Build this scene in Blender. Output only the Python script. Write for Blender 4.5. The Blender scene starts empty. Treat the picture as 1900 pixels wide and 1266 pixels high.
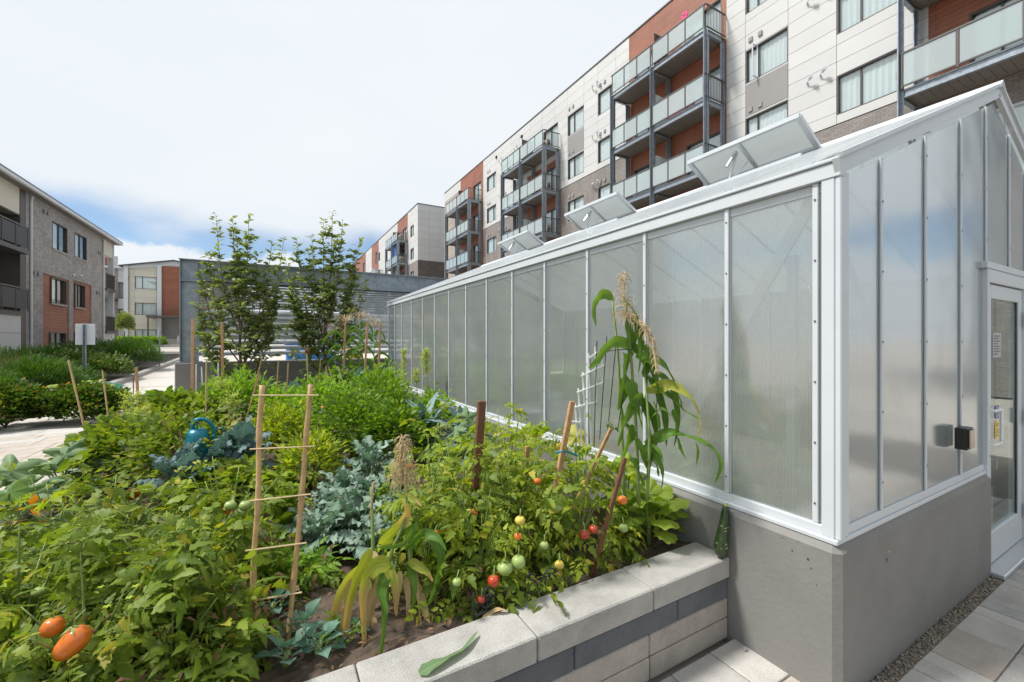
import bpy, math, random
from mathutils import Vector, Matrix
R = math.radians
rng = random.Random(7)
S = bpy.context.scene
COL = S.collection
# ---------------------------------------------------------------- camera, world, sun, exposure
F, HC = 786.0, 631.0          # focal length and horizon row of the photograph (1900 px wide)
YAW = R(29.5)
cd = bpy.data.cameras.new('camera'); cam = bpy.data.objects.new('camera', cd); COL.objects.link(cam)
cd.sensor_width = 36; cd.lens = F / 1900 * 36; cd.clip_start = .05; cd.clip_end = 2000
cd.shift_y = -2 / 1900
cam.rotation_euler = (R(90), 0, -YAW); cam.location = (0, 0, 0)      # eye height 1.65 m above the paving at z = -1.65
S.camera = cam
G = -1.65
SUN_DIR = Vector((-.50, .22, .84)).normalized()
W = bpy.data.worlds.new('World'); S.world = W; W.use_nodes = True
nt = W.node_tree; nt.nodes.clear(); N = nt.nodes.new; L = nt.links.new
out = N('ShaderNodeOutputWorld'); mixs = N('ShaderNodeMixShader')
sky = N('ShaderNodeTexSky'); sky.sky_type = 'NISHITA'; sky.sun_disc = False; sky.ozone_density = 1.6; sky.air_density = 1.0; sky.dust_density = 0.0; sky.altitude = 300
sky.sun_elevation = math.asin(SUN_DIR.z); sky.sun_rotation = math.atan2(SUN_DIR.x, SUN_DIR.y)
bg1 = N('ShaderNodeBackground'); bg1.inputs[1].default_value = .085; L(sky.outputs[0], bg1.inputs[0])
bg2 = N('ShaderNodeBackground'); bg2.inputs[1].default_value = 1.0
tc = N('ShaderNodeTexCoord'); sep = N('ShaderNodeSeparateXYZ'); L(tc.outputs['Generated'], sep.inputs[0])
def wmath(op, a, b=None, c=None, clamp=False):
    n = N('ShaderNodeMath'); n.operation = op; n.use_clamp = clamp
    for i, x in enumerate((a, b, c)):
        if x is None: continue
        if isinstance(x, (int, float)): n.inputs[i].default_value = x
        else: L(x, n.inputs[i])
    return n.outputs[0]
zc = wmath('MAXIMUM', sep.outputs[2], .02)
px = wmath('DIVIDE', sep.outputs[0], wmath('ADD', zc, .12)); py = wmath('DIVIDE', sep.outputs[1], wmath('ADD', zc, .12))
cmb = N('ShaderNodeCombineXYZ'); L(px, cmb.inputs[0]); L(py, cmb.inputs[1])
n1 = N('ShaderNodeTexNoise'); n1.inputs['Scale'].default_value = .55; n1.inputs['Detail'].default_value = 6; n1.inputs['Roughness'].default_value = .52
n1.inputs['Distortion'].default_value = .4; L(cmb.outputs[0], n1.inputs['Vector'])
hi = N('ShaderNodeMapRange'); hi.interpolation_type = 'SMOOTHSTEP'; L(zc, hi.inputs[0]); hi.inputs[1].default_value = .13; hi.inputs[2].default_value = .32; hi.inputs[3].default_value = -.36; hi.inputs[4].default_value = .50
cov = wmath('ADD', wmath('MULTIPLY', n1.outputs[0], 2.2), wmath('ADD', hi.outputs[0], -.63))
mr = N('ShaderNodeMapRange'); mr.interpolation_type = 'SMOOTHSTEP'; L(cov, mr.inputs[0]); mr.inputs[1].default_value = .28; mr.inputs[2].default_value = .78
# low cumulus heads near the horizon
n2 = N('ShaderNodeTexNoise'); n2.inputs['Scale'].default_value = 6.5; n2.inputs['Detail'].default_value = 7; n2.inputs['Roughness'].default_value = .55
L(tc.outputs['Generated'], n2.inputs['Vector'])
cu = wmath('SUBTRACT', wmath('MULTIPLY', n2.outputs[0], .25), wmath('SUBTRACT', zc, .02))
mc = N('ShaderNodeMapRange'); mc.interpolation_type = 'SMOOTHSTEP'; L(cu, mc.inputs[0]); mc.inputs[1].default_value = 0; mc.inputs[2].default_value = .02
mask = wmath('MAXIMUM', mr.outputs[0], mc.outputs[0])
n3 = N('ShaderNodeTexNoise'); n3.inputs['Scale'].default_value = .8; n3.inputs['Detail'].default_value = 5; L(cmb.outputs[0], n3.inputs['Vector'])
ccol = N('ShaderNodeMix'); ccol.data_type = 'RGBA'; L(n3.outputs[0], ccol.inputs['Factor'])
ccol.inputs['A'].default_value = (.50, .55, .60, 1); ccol.inputs['B'].default_value = (.635, .65, .66, 1)
L(ccol.outputs['Result'], bg2.inputs[0])
L(mask, mixs.inputs[0]); L(bg1.outputs[0], mixs.inputs[1]); L(bg2.outputs[0], mixs.inputs[2]); L(mixs.outputs[0], out.inputs[0])
sd = bpy.data.lights.new('sun', 'SUN'); sd.energy = 3.2; sd.angle = R(10); sd.color = (1, .965, .91)
sun = bpy.data.objects.new('sun', sd); COL.objects.link(sun); sun.rotation_euler = SUN_DIR.to_track_quat('Z', 'Y').to_euler()
S.view_settings.view_transform = 'Standard'; S.view_settings.look = 'None'; S.view_settings.exposure = .62; S.view_settings.gamma = 1
S.render.engine = 'CYCLES'
S.cycles.max_bounces = 8; S.cycles.transparent_max_bounces = 24; S.cycles.caustics_reflective = False; S.cycles.caustics_refractive = False
S.cycles.use_denoising = True

# ---------------------------------------------------------------- pixel -> place
fx, fy = math.sin(YAW), math.cos(YAW)
def at(u, v, x=None, y=None, z=None, t=None):
    s = (u - 950) / F
    r = Vector((fx + s * fy, fy - s * fx, -(v - HC) / F))
    if x is not None: t = x / r.x
    elif y is not None: t = y / r.y
    elif z is not None: t = z / r.z
    return r * t
# ---------------------------------------------------------------- materials
def new_mat(name):
    m = bpy.data.materials.new(name); m.use_nodes = True; m.node_tree.nodes.clear(); return m, m.node_tree
def principled(t, **k):
    n = t.nodes.new('ShaderNodeBsdfPrincipled')
    for a, b in k.items(): n.inputs[a.replace('_', ' ')].default_value = b
    return n
def fin(t, sh):
    o = t.nodes.new('ShaderNodeOutputMaterial'); t.links.new(sh, o.inputs[0])
def rgb(c): return (c[0], c[1], c[2], 1)
def M(name, c, rough=.6, metal=0., var=.12, scale=6., rnd=0., bump=.15, bscale=80., spec=.5, speck=0., coat=0., stain=0.):
    m, t = new_mat(name); nd, lk = t.nodes.new, t.links.new
    geo = nd('ShaderNodeNewGeometry'); oi = nd('ShaderNodeObjectInfo')
    off = nd('ShaderNodeVectorMath'); off.operation = 'ADD'; lk(geo.outputs['Position'], off.inputs[0])
    rs = nd('ShaderNodeMath'); rs.operation = 'MULTIPLY'; rs.inputs[1].default_value = 37 if rnd else 0; lk(oi.outputs['Random'], rs.inputs[0]); lk(rs.outputs[0], off.inputs[1])
    no = nd('ShaderNodeTexNoise'); no.inputs['Scale'].default_value = scale; no.inputs['Detail'].default_value = 5; no.inputs['Roughness'].default_value = .62; lk(off.outputs[0], no.inputs['Vector'])
    mp = nd('ShaderNodeMapRange'); lk(no.outputs[0], mp.inputs[0]); mp.inputs[1].default_value = .3; mp.inputs[2].default_value = .7; mp.inputs[3].default_value = 1 - var; mp.inputs[4].default_value = 1 + var
    val = mp.outputs[0]
    def mul(a, b):
        k = nd('ShaderNodeMath'); k.operation = 'MULTIPLY'; lk(a, k.inputs[0]); lk(b, k.inputs[1]); return k.outputs[0]
    if rnd:
        m2 = nd('ShaderNodeMapRange'); lk(oi.outputs['Random'], m2.inputs[0]); m2.inputs[3].default_value = 1 - rnd; m2.inputs[4].default_value = 1 + rnd; val = mul(val, m2.outputs[0])
    if speck:
        n4 = nd('ShaderNodeTexNoise'); n4.inputs['Scale'].default_value = 260; n4.inputs['Detail'].default_value = 2; lk(geo.outputs['Position'], n4.inputs['Vector'])
        m3 = nd('ShaderNodeMapRange'); lk(n4.outputs[0], m3.inputs[0]); m3.inputs[1].default_value = .35; m3.inputs[2].default_value = .65; m3.inputs[3].default_value = 1 - speck; m3.inputs[4].default_value = 1 + speck; val = mul(val, m3.outputs[0])
    if stain:
        n5 = nd('ShaderNodeTexNoise'); n5.inputs['Scale'].default_value = scale * .35; n5.inputs['Detail'].default_value = 7; n5.inputs['Roughness'].default_value = .7; lk(off.outputs[0], n5.inputs['Vector'])
        m4 = nd('ShaderNodeMapRange'); lk(n5.outputs[0], m4.inputs[0]); m4.inputs[1].default_value = .5; m4.inputs[2].default_value = .68; m4.inputs[3].default_value = 1; m4.inputs[4].default_value = 1 - stain; val = mul(val, m4.outputs[0])
    vm = nd('ShaderNodeVectorMath'); vm.operation = 'SCALE'; vm.inputs[0].default_value = c[:3]; lk(val, vm.inputs['Scale'])
    p = principled(t, Roughness=rough, Metallic=metal); p.inputs['Specular IOR Level'].default_value = spec; p.inputs['Coat Weight'].default_value = coat
    lk(vm.outputs[0], p.inputs['Base Color'])
    if bump:
        nb = nd('ShaderNodeTexNoise'); nb.inputs['Scale'].default_value = bscale; nb.inputs['Detail'].default_value = 4; lk(geo.outputs['Position'], nb.inputs['Vector'])
        b = nd('ShaderNodeBump'); b.inputs['Strength'].default_value = bump; b.inputs['Distance'].default_value = .01; lk(nb.outputs[0], b.inputs['Height']); lk(b.outputs[0], p.inputs['Normal'])
    fin(t, p.outputs[0]); return m
def leafmat(name, ca, cb, trans=.35, rough=.5, tint=(1.6, 1.6, .5), vein=.25, tip=None, odd=None, spots=0.):
    """leaf colours between ca and cb by piece; UV x = across (0..1), y = along"""
    m, t = new_mat(name); nd, lk = t.nodes.new, t.links.new
    geo = nd('ShaderNodeNewGeometry'); oi = nd('ShaderNodeObjectInfo'); tcn = nd('ShaderNodeTexCoord'); sp = nd('ShaderNodeSeparateXYZ'); lk(tcn.outputs['UV'], sp.inputs[0])
    def mth(op, a, b=0., clamp=False):
        k = nd('ShaderNodeMath'); k.operation = op; k.use_clamp = clamp
        for i, x in enumerate((a, b)):
            if isinstance(x, (int, float)): k.inputs[i].default_value = x
            else: lk(x, k.inputs[i])
        return k.outputs[0]
    r = mth('FRACT', mth('ADD', mth('MULTIPLY', oi.outputs['Random'], 5.3), mth('MULTIPLY', geo.outputs['Random Per Island'], 1.0)))
    no = nd('ShaderNodeTexNoise'); no.inputs['Scale'].default_value = 9; no.inputs['Detail'].default_value = 3; lk(geo.outputs['Position'], no.inputs['Vector'])
    f = mth('ADD', mth('MULTIPLY', r, .75), mth('MULTIPLY', mth('SUBTRACT', no.outputs[0], .35), .8), True)
    def mix(fac, a, b):
        k = nd('ShaderNodeMix'); k.data_type = 'RGBA'
        if isinstance(fac, (int, float)): k.inputs['Factor'].default_value = fac
        else: lk(fac, k.inputs['Factor'])
        for nm, x in (('A', a), ('B', b)):
            if isinstance(x, tuple): k.inputs[nm].default_value = rgb(x)
            else: lk(x, k.inputs[nm])
        return k.outputs['Result']
    c = mix(f, ca, cb)
    if odd:
        c = mix(mth('MULTIPLY', mth('GREATER_THAN', r, 1 - odd[1]), .85), c, odd[0])
    if spots:
        sn = nd('ShaderNodeTexNoise'); sn.inputs['Scale'].default_value = 95; sn.inputs['Detail'].default_value = 2; lk(geo.outputs['Position'], sn.inputs['Vector'])
        c = mix(mth('MULTIPLY', mth('MULTIPLY', mth('SUBTRACT', sn.outputs[0], .64), 14., True), spots), c, (.22, .14, .05))
    if vein:
        d = mth('ABSOLUTE', mth('SUBTRACT', sp.outputs[0], .5))
        v = mth('SUBTRACT', 1., mth('DIVIDE', d, .05), True)
        side = mth('ABSOLUTE', mth('SINE', mth('MULTIPLY', mth('ADD', sp.outputs[1], mth('MULTIPLY', d, -.7)), 26.)))
        sv = mth('MULTIPLY', mth('LESS_THAN', side, .16), .5)
        c = mix(mth('MULTIPLY', mth('MAXIMUM', v, sv), vein), c, (ca[0] * 2 + .12, ca[1] * 1.6 + .14, ca[2] * 2 + .06))
    if tip:
        tn = nd('ShaderNodeTexNoise'); tn.inputs['Scale'].default_value = 7; lk(geo.outputs['Position'], tn.inputs['Vector'])
        c = mix(mth('MULTIPLY', mth('SUBTRACT', mth('ADD', sp.outputs[1], mth('MULTIPLY', tn.outputs[0], .8)), tip[1]), 4., True), c, tip[0])
    p = principled(t, Roughness=rough); p.inputs['Specular IOR Level'].default_value = .22; lk(c, p.inputs['Base Color'])
    tr = nd('ShaderNodeBsdfTranslucent'); vm = nd('ShaderNodeVectorMath'); vm.operation = 'MULTIPLY'; lk(c, vm.inputs[0]); vm.inputs[1].default_value = tint; lk(vm.outputs[0], tr.inputs[0])
    mx = nd('ShaderNodeMixShader'); mx.inputs[0].default_value = trans; lk(p.outputs[0], mx.inputs[1]); lk(tr.outputs[0], mx.inputs[2])
    fin(t, mx.outputs[0]); return m
def brickmat(name, c1, c2, mortar, scale, w, h, ms=.012, bump=.4, axis='x', rough=.8):
    m, t = new_mat(name); nd, lk = t.nodes.new, t.links.new
    geo = nd('ShaderNodeNewGeometry'); sp = nd('ShaderNodeSeparateXYZ'); lk(geo.outputs['Position'], sp.inputs[0]); cb = nd('ShaderNodeCombineXYZ')
    ad = nd('ShaderNodeMath'); ad.operation = 'ADD'; lk(sp.outputs[0], ad.inputs[0]); lk(sp.outputs[1], ad.inputs[1])
    lk(ad.outputs[0], cb.inputs[0]); lk(sp.outputs[2], cb.inputs[1])
    b = nd('ShaderNodeTexBrick'); lk(cb.outputs[0], b.inputs['Vector']); b.inputs['Scale'].default_value = 1; b.inputs['Brick Width'].default_value = w; b.inputs['Row Height'].default_value = h
    b.inputs['Mortar Size'].default_value = ms; b.inputs['Mortar Smooth'].default_value = .2; b.inputs['Color1'].default_value = rgb(c1); b.inputs['Color2'].default_value = rgb(c2); b.inputs['Mortar'].default_value = rgb(mortar)
    no = nd('ShaderNodeTexNoise'); no.inputs['Scale'].default_value = 1.3; no.inputs['Detail'].default_value = 6; lk(geo.outputs['Position'], no.inputs['Vector'])
    mp = nd('ShaderNodeMapRange'); lk(no.outputs[0], mp.inputs[0]); mp.inputs[1].default_value = .3; mp.inputs[2].default_value = .7; mp.inputs[3].default_value = .85; mp.inputs[4].default_value = 1.15
    vm = nd('ShaderNodeVectorMath'); vm.operation = 'SCALE'; lk(b.outputs['Color'], vm.inputs[0]); lk(mp.outputs[0], vm.inputs['Scale'])
    p = principled(t, Roughness=rough); lk(vm.outputs[0], p.inputs['Base Color'])
    bu = nd('ShaderNodeBump'); bu.inputs['Strength'].default_value = bump; bu.inputs['Distance'].default_value = .02; bu.invert = True; lk(b.outputs['Fac'], bu.inputs['Height']); lk(bu.outputs[0], p.inputs['Normal'])
    fin(t, p.outputs[0]); return m
def glassmat(name, tint=(.9, .95, .95), fac=.12, rough=.02, milky=0., mcol=(.8, .85, .85), ribs=0., tlf=.45):
    m, t = new_mat(name); nd, lk = t.nodes.new, t.links.new
    tr = nd('ShaderNodeBsdfTransparent'); tr.inputs[0].default_value = rgb(tint)
    gl = nd('ShaderNodeBsdfGlossy'); gl.inputs['Roughness'].default_value = rough
    lw = nd('ShaderNodeLayerWeight'); pw = nd('ShaderNodeMath'); pw.operation = 'POWER'; lk(lw.outputs['Facing'], pw.inputs[0]); pw.inputs[1].default_value = 4.5; fr = nd('ShaderNodeMath'); fr.operation = 'MULTIPLY'; lk(pw.outputs[0], fr.inputs[0]); fr.inputs[1].default_value = .6
    ad = nd('ShaderNodeMath'); ad.operation = 'ADD'; ad.use_clamp = True; lk(fr.outputs[0], ad.inputs[0]); ad.inputs[1].default_value = fac
    base = tr.outputs[0]
    if milky:
        df = nd('ShaderNodeBsdfDiffuse'); df.inputs[0].default_value = rgb(mcol); tl = nd('ShaderNodeBsdfTranslucent'); tl.inputs[0].default_value = rgb(mcol)
        mx = nd('ShaderNodeMixShader'); mx.inputs[0].default_value = tlf; lk(df.outputs[0], mx.inputs[1]); lk(tl.outputs[0], mx.inputs[2])
        m2 = nd('ShaderNodeMixShader'); m2.inputs[0].default_value = milky; lk(tr.outputs[0], m2.inputs[1]); lk(mx.outputs[0], m2.inputs[2]); base = m2.outputs[0]
        if ribs:
            geo = nd('ShaderNodeNewGeometry'); sp = nd('ShaderNodeSeparateXYZ'); lk(geo.outputs['Position'], sp.inputs[0])
            a = nd('ShaderNodeMath'); a.operation = 'ADD'; lk(sp.outputs[0], a.inputs[0]); lk(sp.outputs[1], a.inputs[1])
            s = nd('ShaderNodeMath'); s.operation = 'MULTIPLY'; lk(a.outputs[0], s.inputs[0]); s.inputs[1].default_value = 6.2832 / .011
            sn = nd('ShaderNodeMath'); sn.operation = 'SINE'; lk(s.outputs[0], sn.inputs[0])
            mp = nd('ShaderNodeMapRange'); lk(sn.outputs[0], mp.inputs[0]); mp.inputs[1].default_value = .2; mp.inputs[2].default_value = 1; mp.inputs[3].default_value = milky; mp.inputs[4].default_value = min(1, milky + ribs)
            no = nd('ShaderNodeTexNoise'); no.inputs['Scale'].default_value = 1.2; no.inputs['Detail'].default_value = 5; lk(geo.outputs['Position'], no.inputs['Vector'])
            a2 = nd('ShaderNodeMath'); a2.operation = 'MULTIPLY_ADD'; lk(no.outputs[0], a2.inputs[0]); a2.inputs[1].default_value = .25; a2.inputs[2].default_value = -.12
            a3 = nd('ShaderNodeMath'); a3.operation = 'ADD'; a3.use_clamp = True; lk(mp.outputs[0], a3.inputs[0]); lk(a2.outputs[0], a3.inputs[1]); lk(a3.outputs[0], m2.inputs[0])
            # sheets bow a little between the bars
            bn = nd('ShaderNodeTexNoise'); bn.inputs['Scale'].default_value = 1.9; bn.inputs['Detail'].default_value = 1; lk(geo.outputs['Position'], bn.inputs['Vector'])
            bu = nd('ShaderNodeBump'); bu.inputs['Strength'].default_value = .35; bu.inputs['Distance'].default_value = .015; lk(bn.outputs[0], bu.inputs['Height'])
            lk(bu.outputs[0], gl.inputs['Normal'])
    m3 = nd('ShaderNodeMixShader'); lk(ad.outputs[0], m3.inputs[0]); lk(base, m3.inputs[1]); lk(gl.outputs[0], m3.inputs[2])
    fin(t, m3.outputs[0]); return m
white_metal = M('white_metal', (.58, .61, .64), .38, 0, .04, 3, bump=.03, bscale=30)
alu = M('aluminium', (.62, .64, .66), .35, .6, .06, 5, bump=.03)
galv = M('galvanised_steel', (.30, .34, .38), .45, .55, .22, 9, bump=.05, bscale=40, stain=.15)
galv_dark = M('galvanised_slat', (.46, .50, .53), .5, .2, .25, 5, bump=.05, rnd=.08)
concrete = M('painted_concrete', (.212, .206, .193), .75, 0, .08, 2.2, bump=.22, bscale=38, speck=.05, stain=.16)
coping_m = M('coping_stone', (.41, .395, .37), .85, 0, .10, 7, rnd=.04, bump=.5, bscale=160, speck=.16, stain=.26)
light_block = M('light_block', (.38, .345, .31), .85, 0, .12, 7, rnd=.07, bump=.5, bscale=150, speck=.14, stain=.22)
dark_block = M('dark_block', (.115, .125, .14), .8, 0, .16, 9, rnd=.06, bump=.5, bscale=150, speck=.14)
paver_m = [M('paver_grey', (.38, .37, .355), .85, 0, .16, 5, rnd=.10, bump=.5, bscale=140, speck=.12, stain=.2),
           M('paver_beige', (.44, .39, .34), .85, 0, .13, 5, rnd=.08, bump=.5, bscale=140, speck=.12, stain=.15),
           M('paver_light', (.46, .44, .41), .85, 0, .12, 5, rnd=.07, bump=.5, bscale=140, speck=.12, stain=.2)]
joint = M('joint_sand', (.16, .14, .12), .95, 0, .3, 30, bump=.8)
gravel_m = M('gravel', (.36, .31, .25), .95, 0, .5, 60, bump=1, bscale=90, rnd=.3)
pave_far = M('concrete_paving', (.50, .47, .43), .85, 0, .07, .8, bump=.1, stain=.08)
kerb_m = M('kerb_concrete', (.42, .40, .37), .85, 0, .1, 3, bump=.2)
ground_m = M('ground_grey', (.42, .39, .35), .9, 0, .12, .5, bump=.1)
soil_m = M('garden_soil', (.085, .062, .045), .95, 0, .45, 14, bump=1, bscale=35)
mulch_m = M('bark_mulch', (.05, .04, .035), .95, 0, .4, 12, bump=1, bscale=40)
cladding = M('white_cladding', (.54, .54, .53), .6, 0, .03, .6, rnd=.035, bump=.05)
cladding_grey = M('grey_cladding', (.25, .24, .235), .6, 0, .04, .6, rnd=.04, bump=.05)
cladding_tan = M('tan_cladding', (.36, .31, .26), .6, 0, .05, .6, rnd=.08, bump=.05)
cream = M('cream_cladding', (.56, .53, .45), .6, 0, .04, .6, rnd=.03, bump=.05)
backing = M('joint_backing', (.30, .29, .28), .8, 0, .05, 1, bump=0)
brick_g = brickmat('grey_brick', (.21, .185, .17), (.28, .25, .23), (.17, .155, .145), 1, .23, .078)
brick_l = brickmat('light_grey_brick', (.24, .23, .23), (.38, .36, .35), (.25, .24, .23), 1, .23, .078)
plank = brickmat('orange_plank', (.30, .11, .060), (.26, .092, .050), (.12, .04, .02), 1, 2.9, .155, .008, .5, rough=.5)
frame_d = M('window_frame', (.085, .075, .07), .45, .2, .05, 3, bump=0)
pane_m = glassmat('window_glass', (.94, .97, .975), .14)
smoked = M('smoked_glass', (.06, .065, .07), .45, bump=0, spec=.2)
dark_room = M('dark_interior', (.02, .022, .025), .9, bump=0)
blind_m = M('blind_fabric', (.84, .88, .86), .8, 0, .03, 4, bump=0)
rail_glass = glassmat('frosted_glass', (.84, .93, .94), .18, .06, .50, (.84, .93, .93))
rail_m = M('railing_metal', (.11, .105, .10), .45, .4, .05, 4, bump=0)
soffit_m = M('soffit', (.17, .155, .135), .75, 0, .06, 4, bump=0)
poly = glassmat('polycarbonate', (.82, .86, .85), .20, .11, .33, (.71, .73, .71), .06)
poly_f = glassmat('polycarbonate_end', (.84, .89, .90), .36, .13, .38, (.78, .84, .87), .04)
poly_r = glassmat('roof_polycarbonate', (.84, .90, .92), .06, .25, .55, (.84, .88, .90))
clear_glass = glassmat('door_glass', (.82, .88, .86), .18, .01)
black_pl = M('black_plastic', (.012, .012, .014), .3, bump=0)
bamboo = M('bamboo', (.46, .30, .14), .55, 0, .25, 20, rnd=.12, bump=.2, bscale=50)
wood_s = M('stake_wood', (.48, .28, .14), .75, 0, .28, 30, rnd=.15, bump=.3, bscale=60)
wood_d = M('weathered_wood', (.17, .075, .035), .7, 0, .3, 12, rnd=.1, bump=.4, bscale=60)
rung_m = M('split_cane', (.62, .48, .27), .55, 0, .15, 20, bump=.1)
white_pl = M('white_plastic', (.78, .79, .78), .4, bump=0)
teal_pl = M('teal_plastic', (.0, .17, .24), .32, 0, .05, 6, bump=.05)
wire_m = M('dark_wire', (.03, .03, .035), .4, .5, bump=0)
iron_m = M('painted_iron', (.05, .055, .075), .4, .5, .1, 20, bump=.1)
tom_red = M('tomato_red', (.42, .045, .015), .25, 0, .18, 18, bump=0, coat=.3)
tom_or = M('tomato_orange', (.70, .17, .02), .25, 0, .2, 16, bump=0, coat=.3)
tom_gr = M('tomato_green', (.30, .40, .12), .28, 0, .12, 14, bump=0, coat=.3)
tom_ye = M('tomato_yellow', (.62, .48, .08), .28, 0, .14, 14, bump=0, coat=.3)
stem_g = M('green_stem', (.22, .30, .09), .6, 0, .2, 20, rnd=.1, bump=.1)
stem_y = M('pale_stem', (.42, .46, .14), .6, 0, .15, 20, bump=.1)
stem_r = M('red_stem', (.22, .02, .03), .4, 0, .2, 20, bump=.1)
stem_b = M('brown_stem', (.16, .09, .05), .7, 0, .2, 20, bump=.1)
bark = M('young_bark', (.12, .075, .05), .8, 0, .3, 30, bump=.4)
bark_g = M('grey_bark', (.13, .11, .09), .85, 0, .3, 20, bump=.4)
tassel_m = M('dry_tassel', (.55, .42, .24), .8, 0, .2, 20, bump=.1)
tom_leaf = leafmat('tomato_leaf', (.06, .12, .014), (.27, .345, .045), .36, odd=((.36, .32, .05), .05), spots=.7)
tom_leaf_y = leafmat('tomato_leaf_pale', (.12, .205, .014), (.41, .475, .05), .42, odd=((.45, .38, .06), .08), spots=.7)
pep_leaf = leafmat('bushy_leaf', (.05, .125, .014), (.21, .33, .035), .38, .45)
fern_leaf = leafmat('bright_leaf', (.12, .24, .022), (.25, .40, .05), .42, vein=0)
squash_leaf = leafmat('squash_leaf', (.13, .22, .10), (.22, .31, .17), .3, .6, (1.3, 1.4, .8), .55)
squash_lime = leafmat('lime_leaf', (.18, .29, .03), (.34, .42, .07), .4, .5, vein=.4, odd=((.50, .45, .12), .15))  # yellow-green leaf colour for cucumber, bean and squash vine leaves
kale_leaf = leafmat('kale_leaf', (.10, .18, .11), (.33, .42, .36), .2, .55, (1, 1.3, .9), .4)
lac_leaf = leafmat('blue_kale_leaf', (.09, .16, .16), (.22, .32, .33), .18, .5, (1, 1.3, 1), .35)
cab_leaf = leafmat('cabbage_leaf', (.10, .20, .14), (.19, .31, .24), .22, .45, (1, 1.3, .8), .5)
beet_leaf = leafmat('beet_leaf', (.09, .17, .02), (.24, .32, .04), .35, .35, vein=0)
corn_leaf = leafmat('corn_leaf', (.085, .18, .03), (.15, .27, .05), .38, .42, vein=.5)
corn_yel = leafmat('yellowing_corn_leaf', (.28, .34, .04), (.46, .46, .10), .4, .5, vein=.6, tip=((.50, .34, .15), .85))
corn_dry = leafmat('dry_corn_leaf', (.48, .34, .17), (.62, .48, .28), .25, .75, (1.1, 1, .7), .2)
tree_leaf = leafmat('tree_leaf', (.12, .18, .06), (.30, .35, .15), .36, .4, vein=0)
yew_leaf = leafmat('yew_needle', (.04, .10, .02), (.11, .21, .04), .25, .5, vein=0)
hedge_leaf = leafmat('hedge_leaf', (.04, .10, .02), (.12, .20, .03), .3, .45, vein=0, odd=((.22, .14, .04), .12))
hydr_leaf = leafmat('hydrangea_leaf', (.06, .12, .03), (.13, .20, .05), .3, .5, vein=0, odd=((.38, .40, .26), .18))
lime_fine = leafmat('lime_flower', (.36, .46, .04), (.55, .62, .10), .35, .6, vein=0)
brown_leaf = leafmat('withered_leaf', (.10, .055, .03), (.24, .15, .08), .2, .8, (1.1, 1, .8), 0)
grass_leaf = leafmat('reed_blade', (.20, .14, .08), (.30, .22, .12), .3, .7, (1, 1, .8), 0)
petal = leafmat('orange_petal', (.75, .25, .01), (.8, .35, .02), .4, .5, (1, 1, 1), 0)
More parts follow.
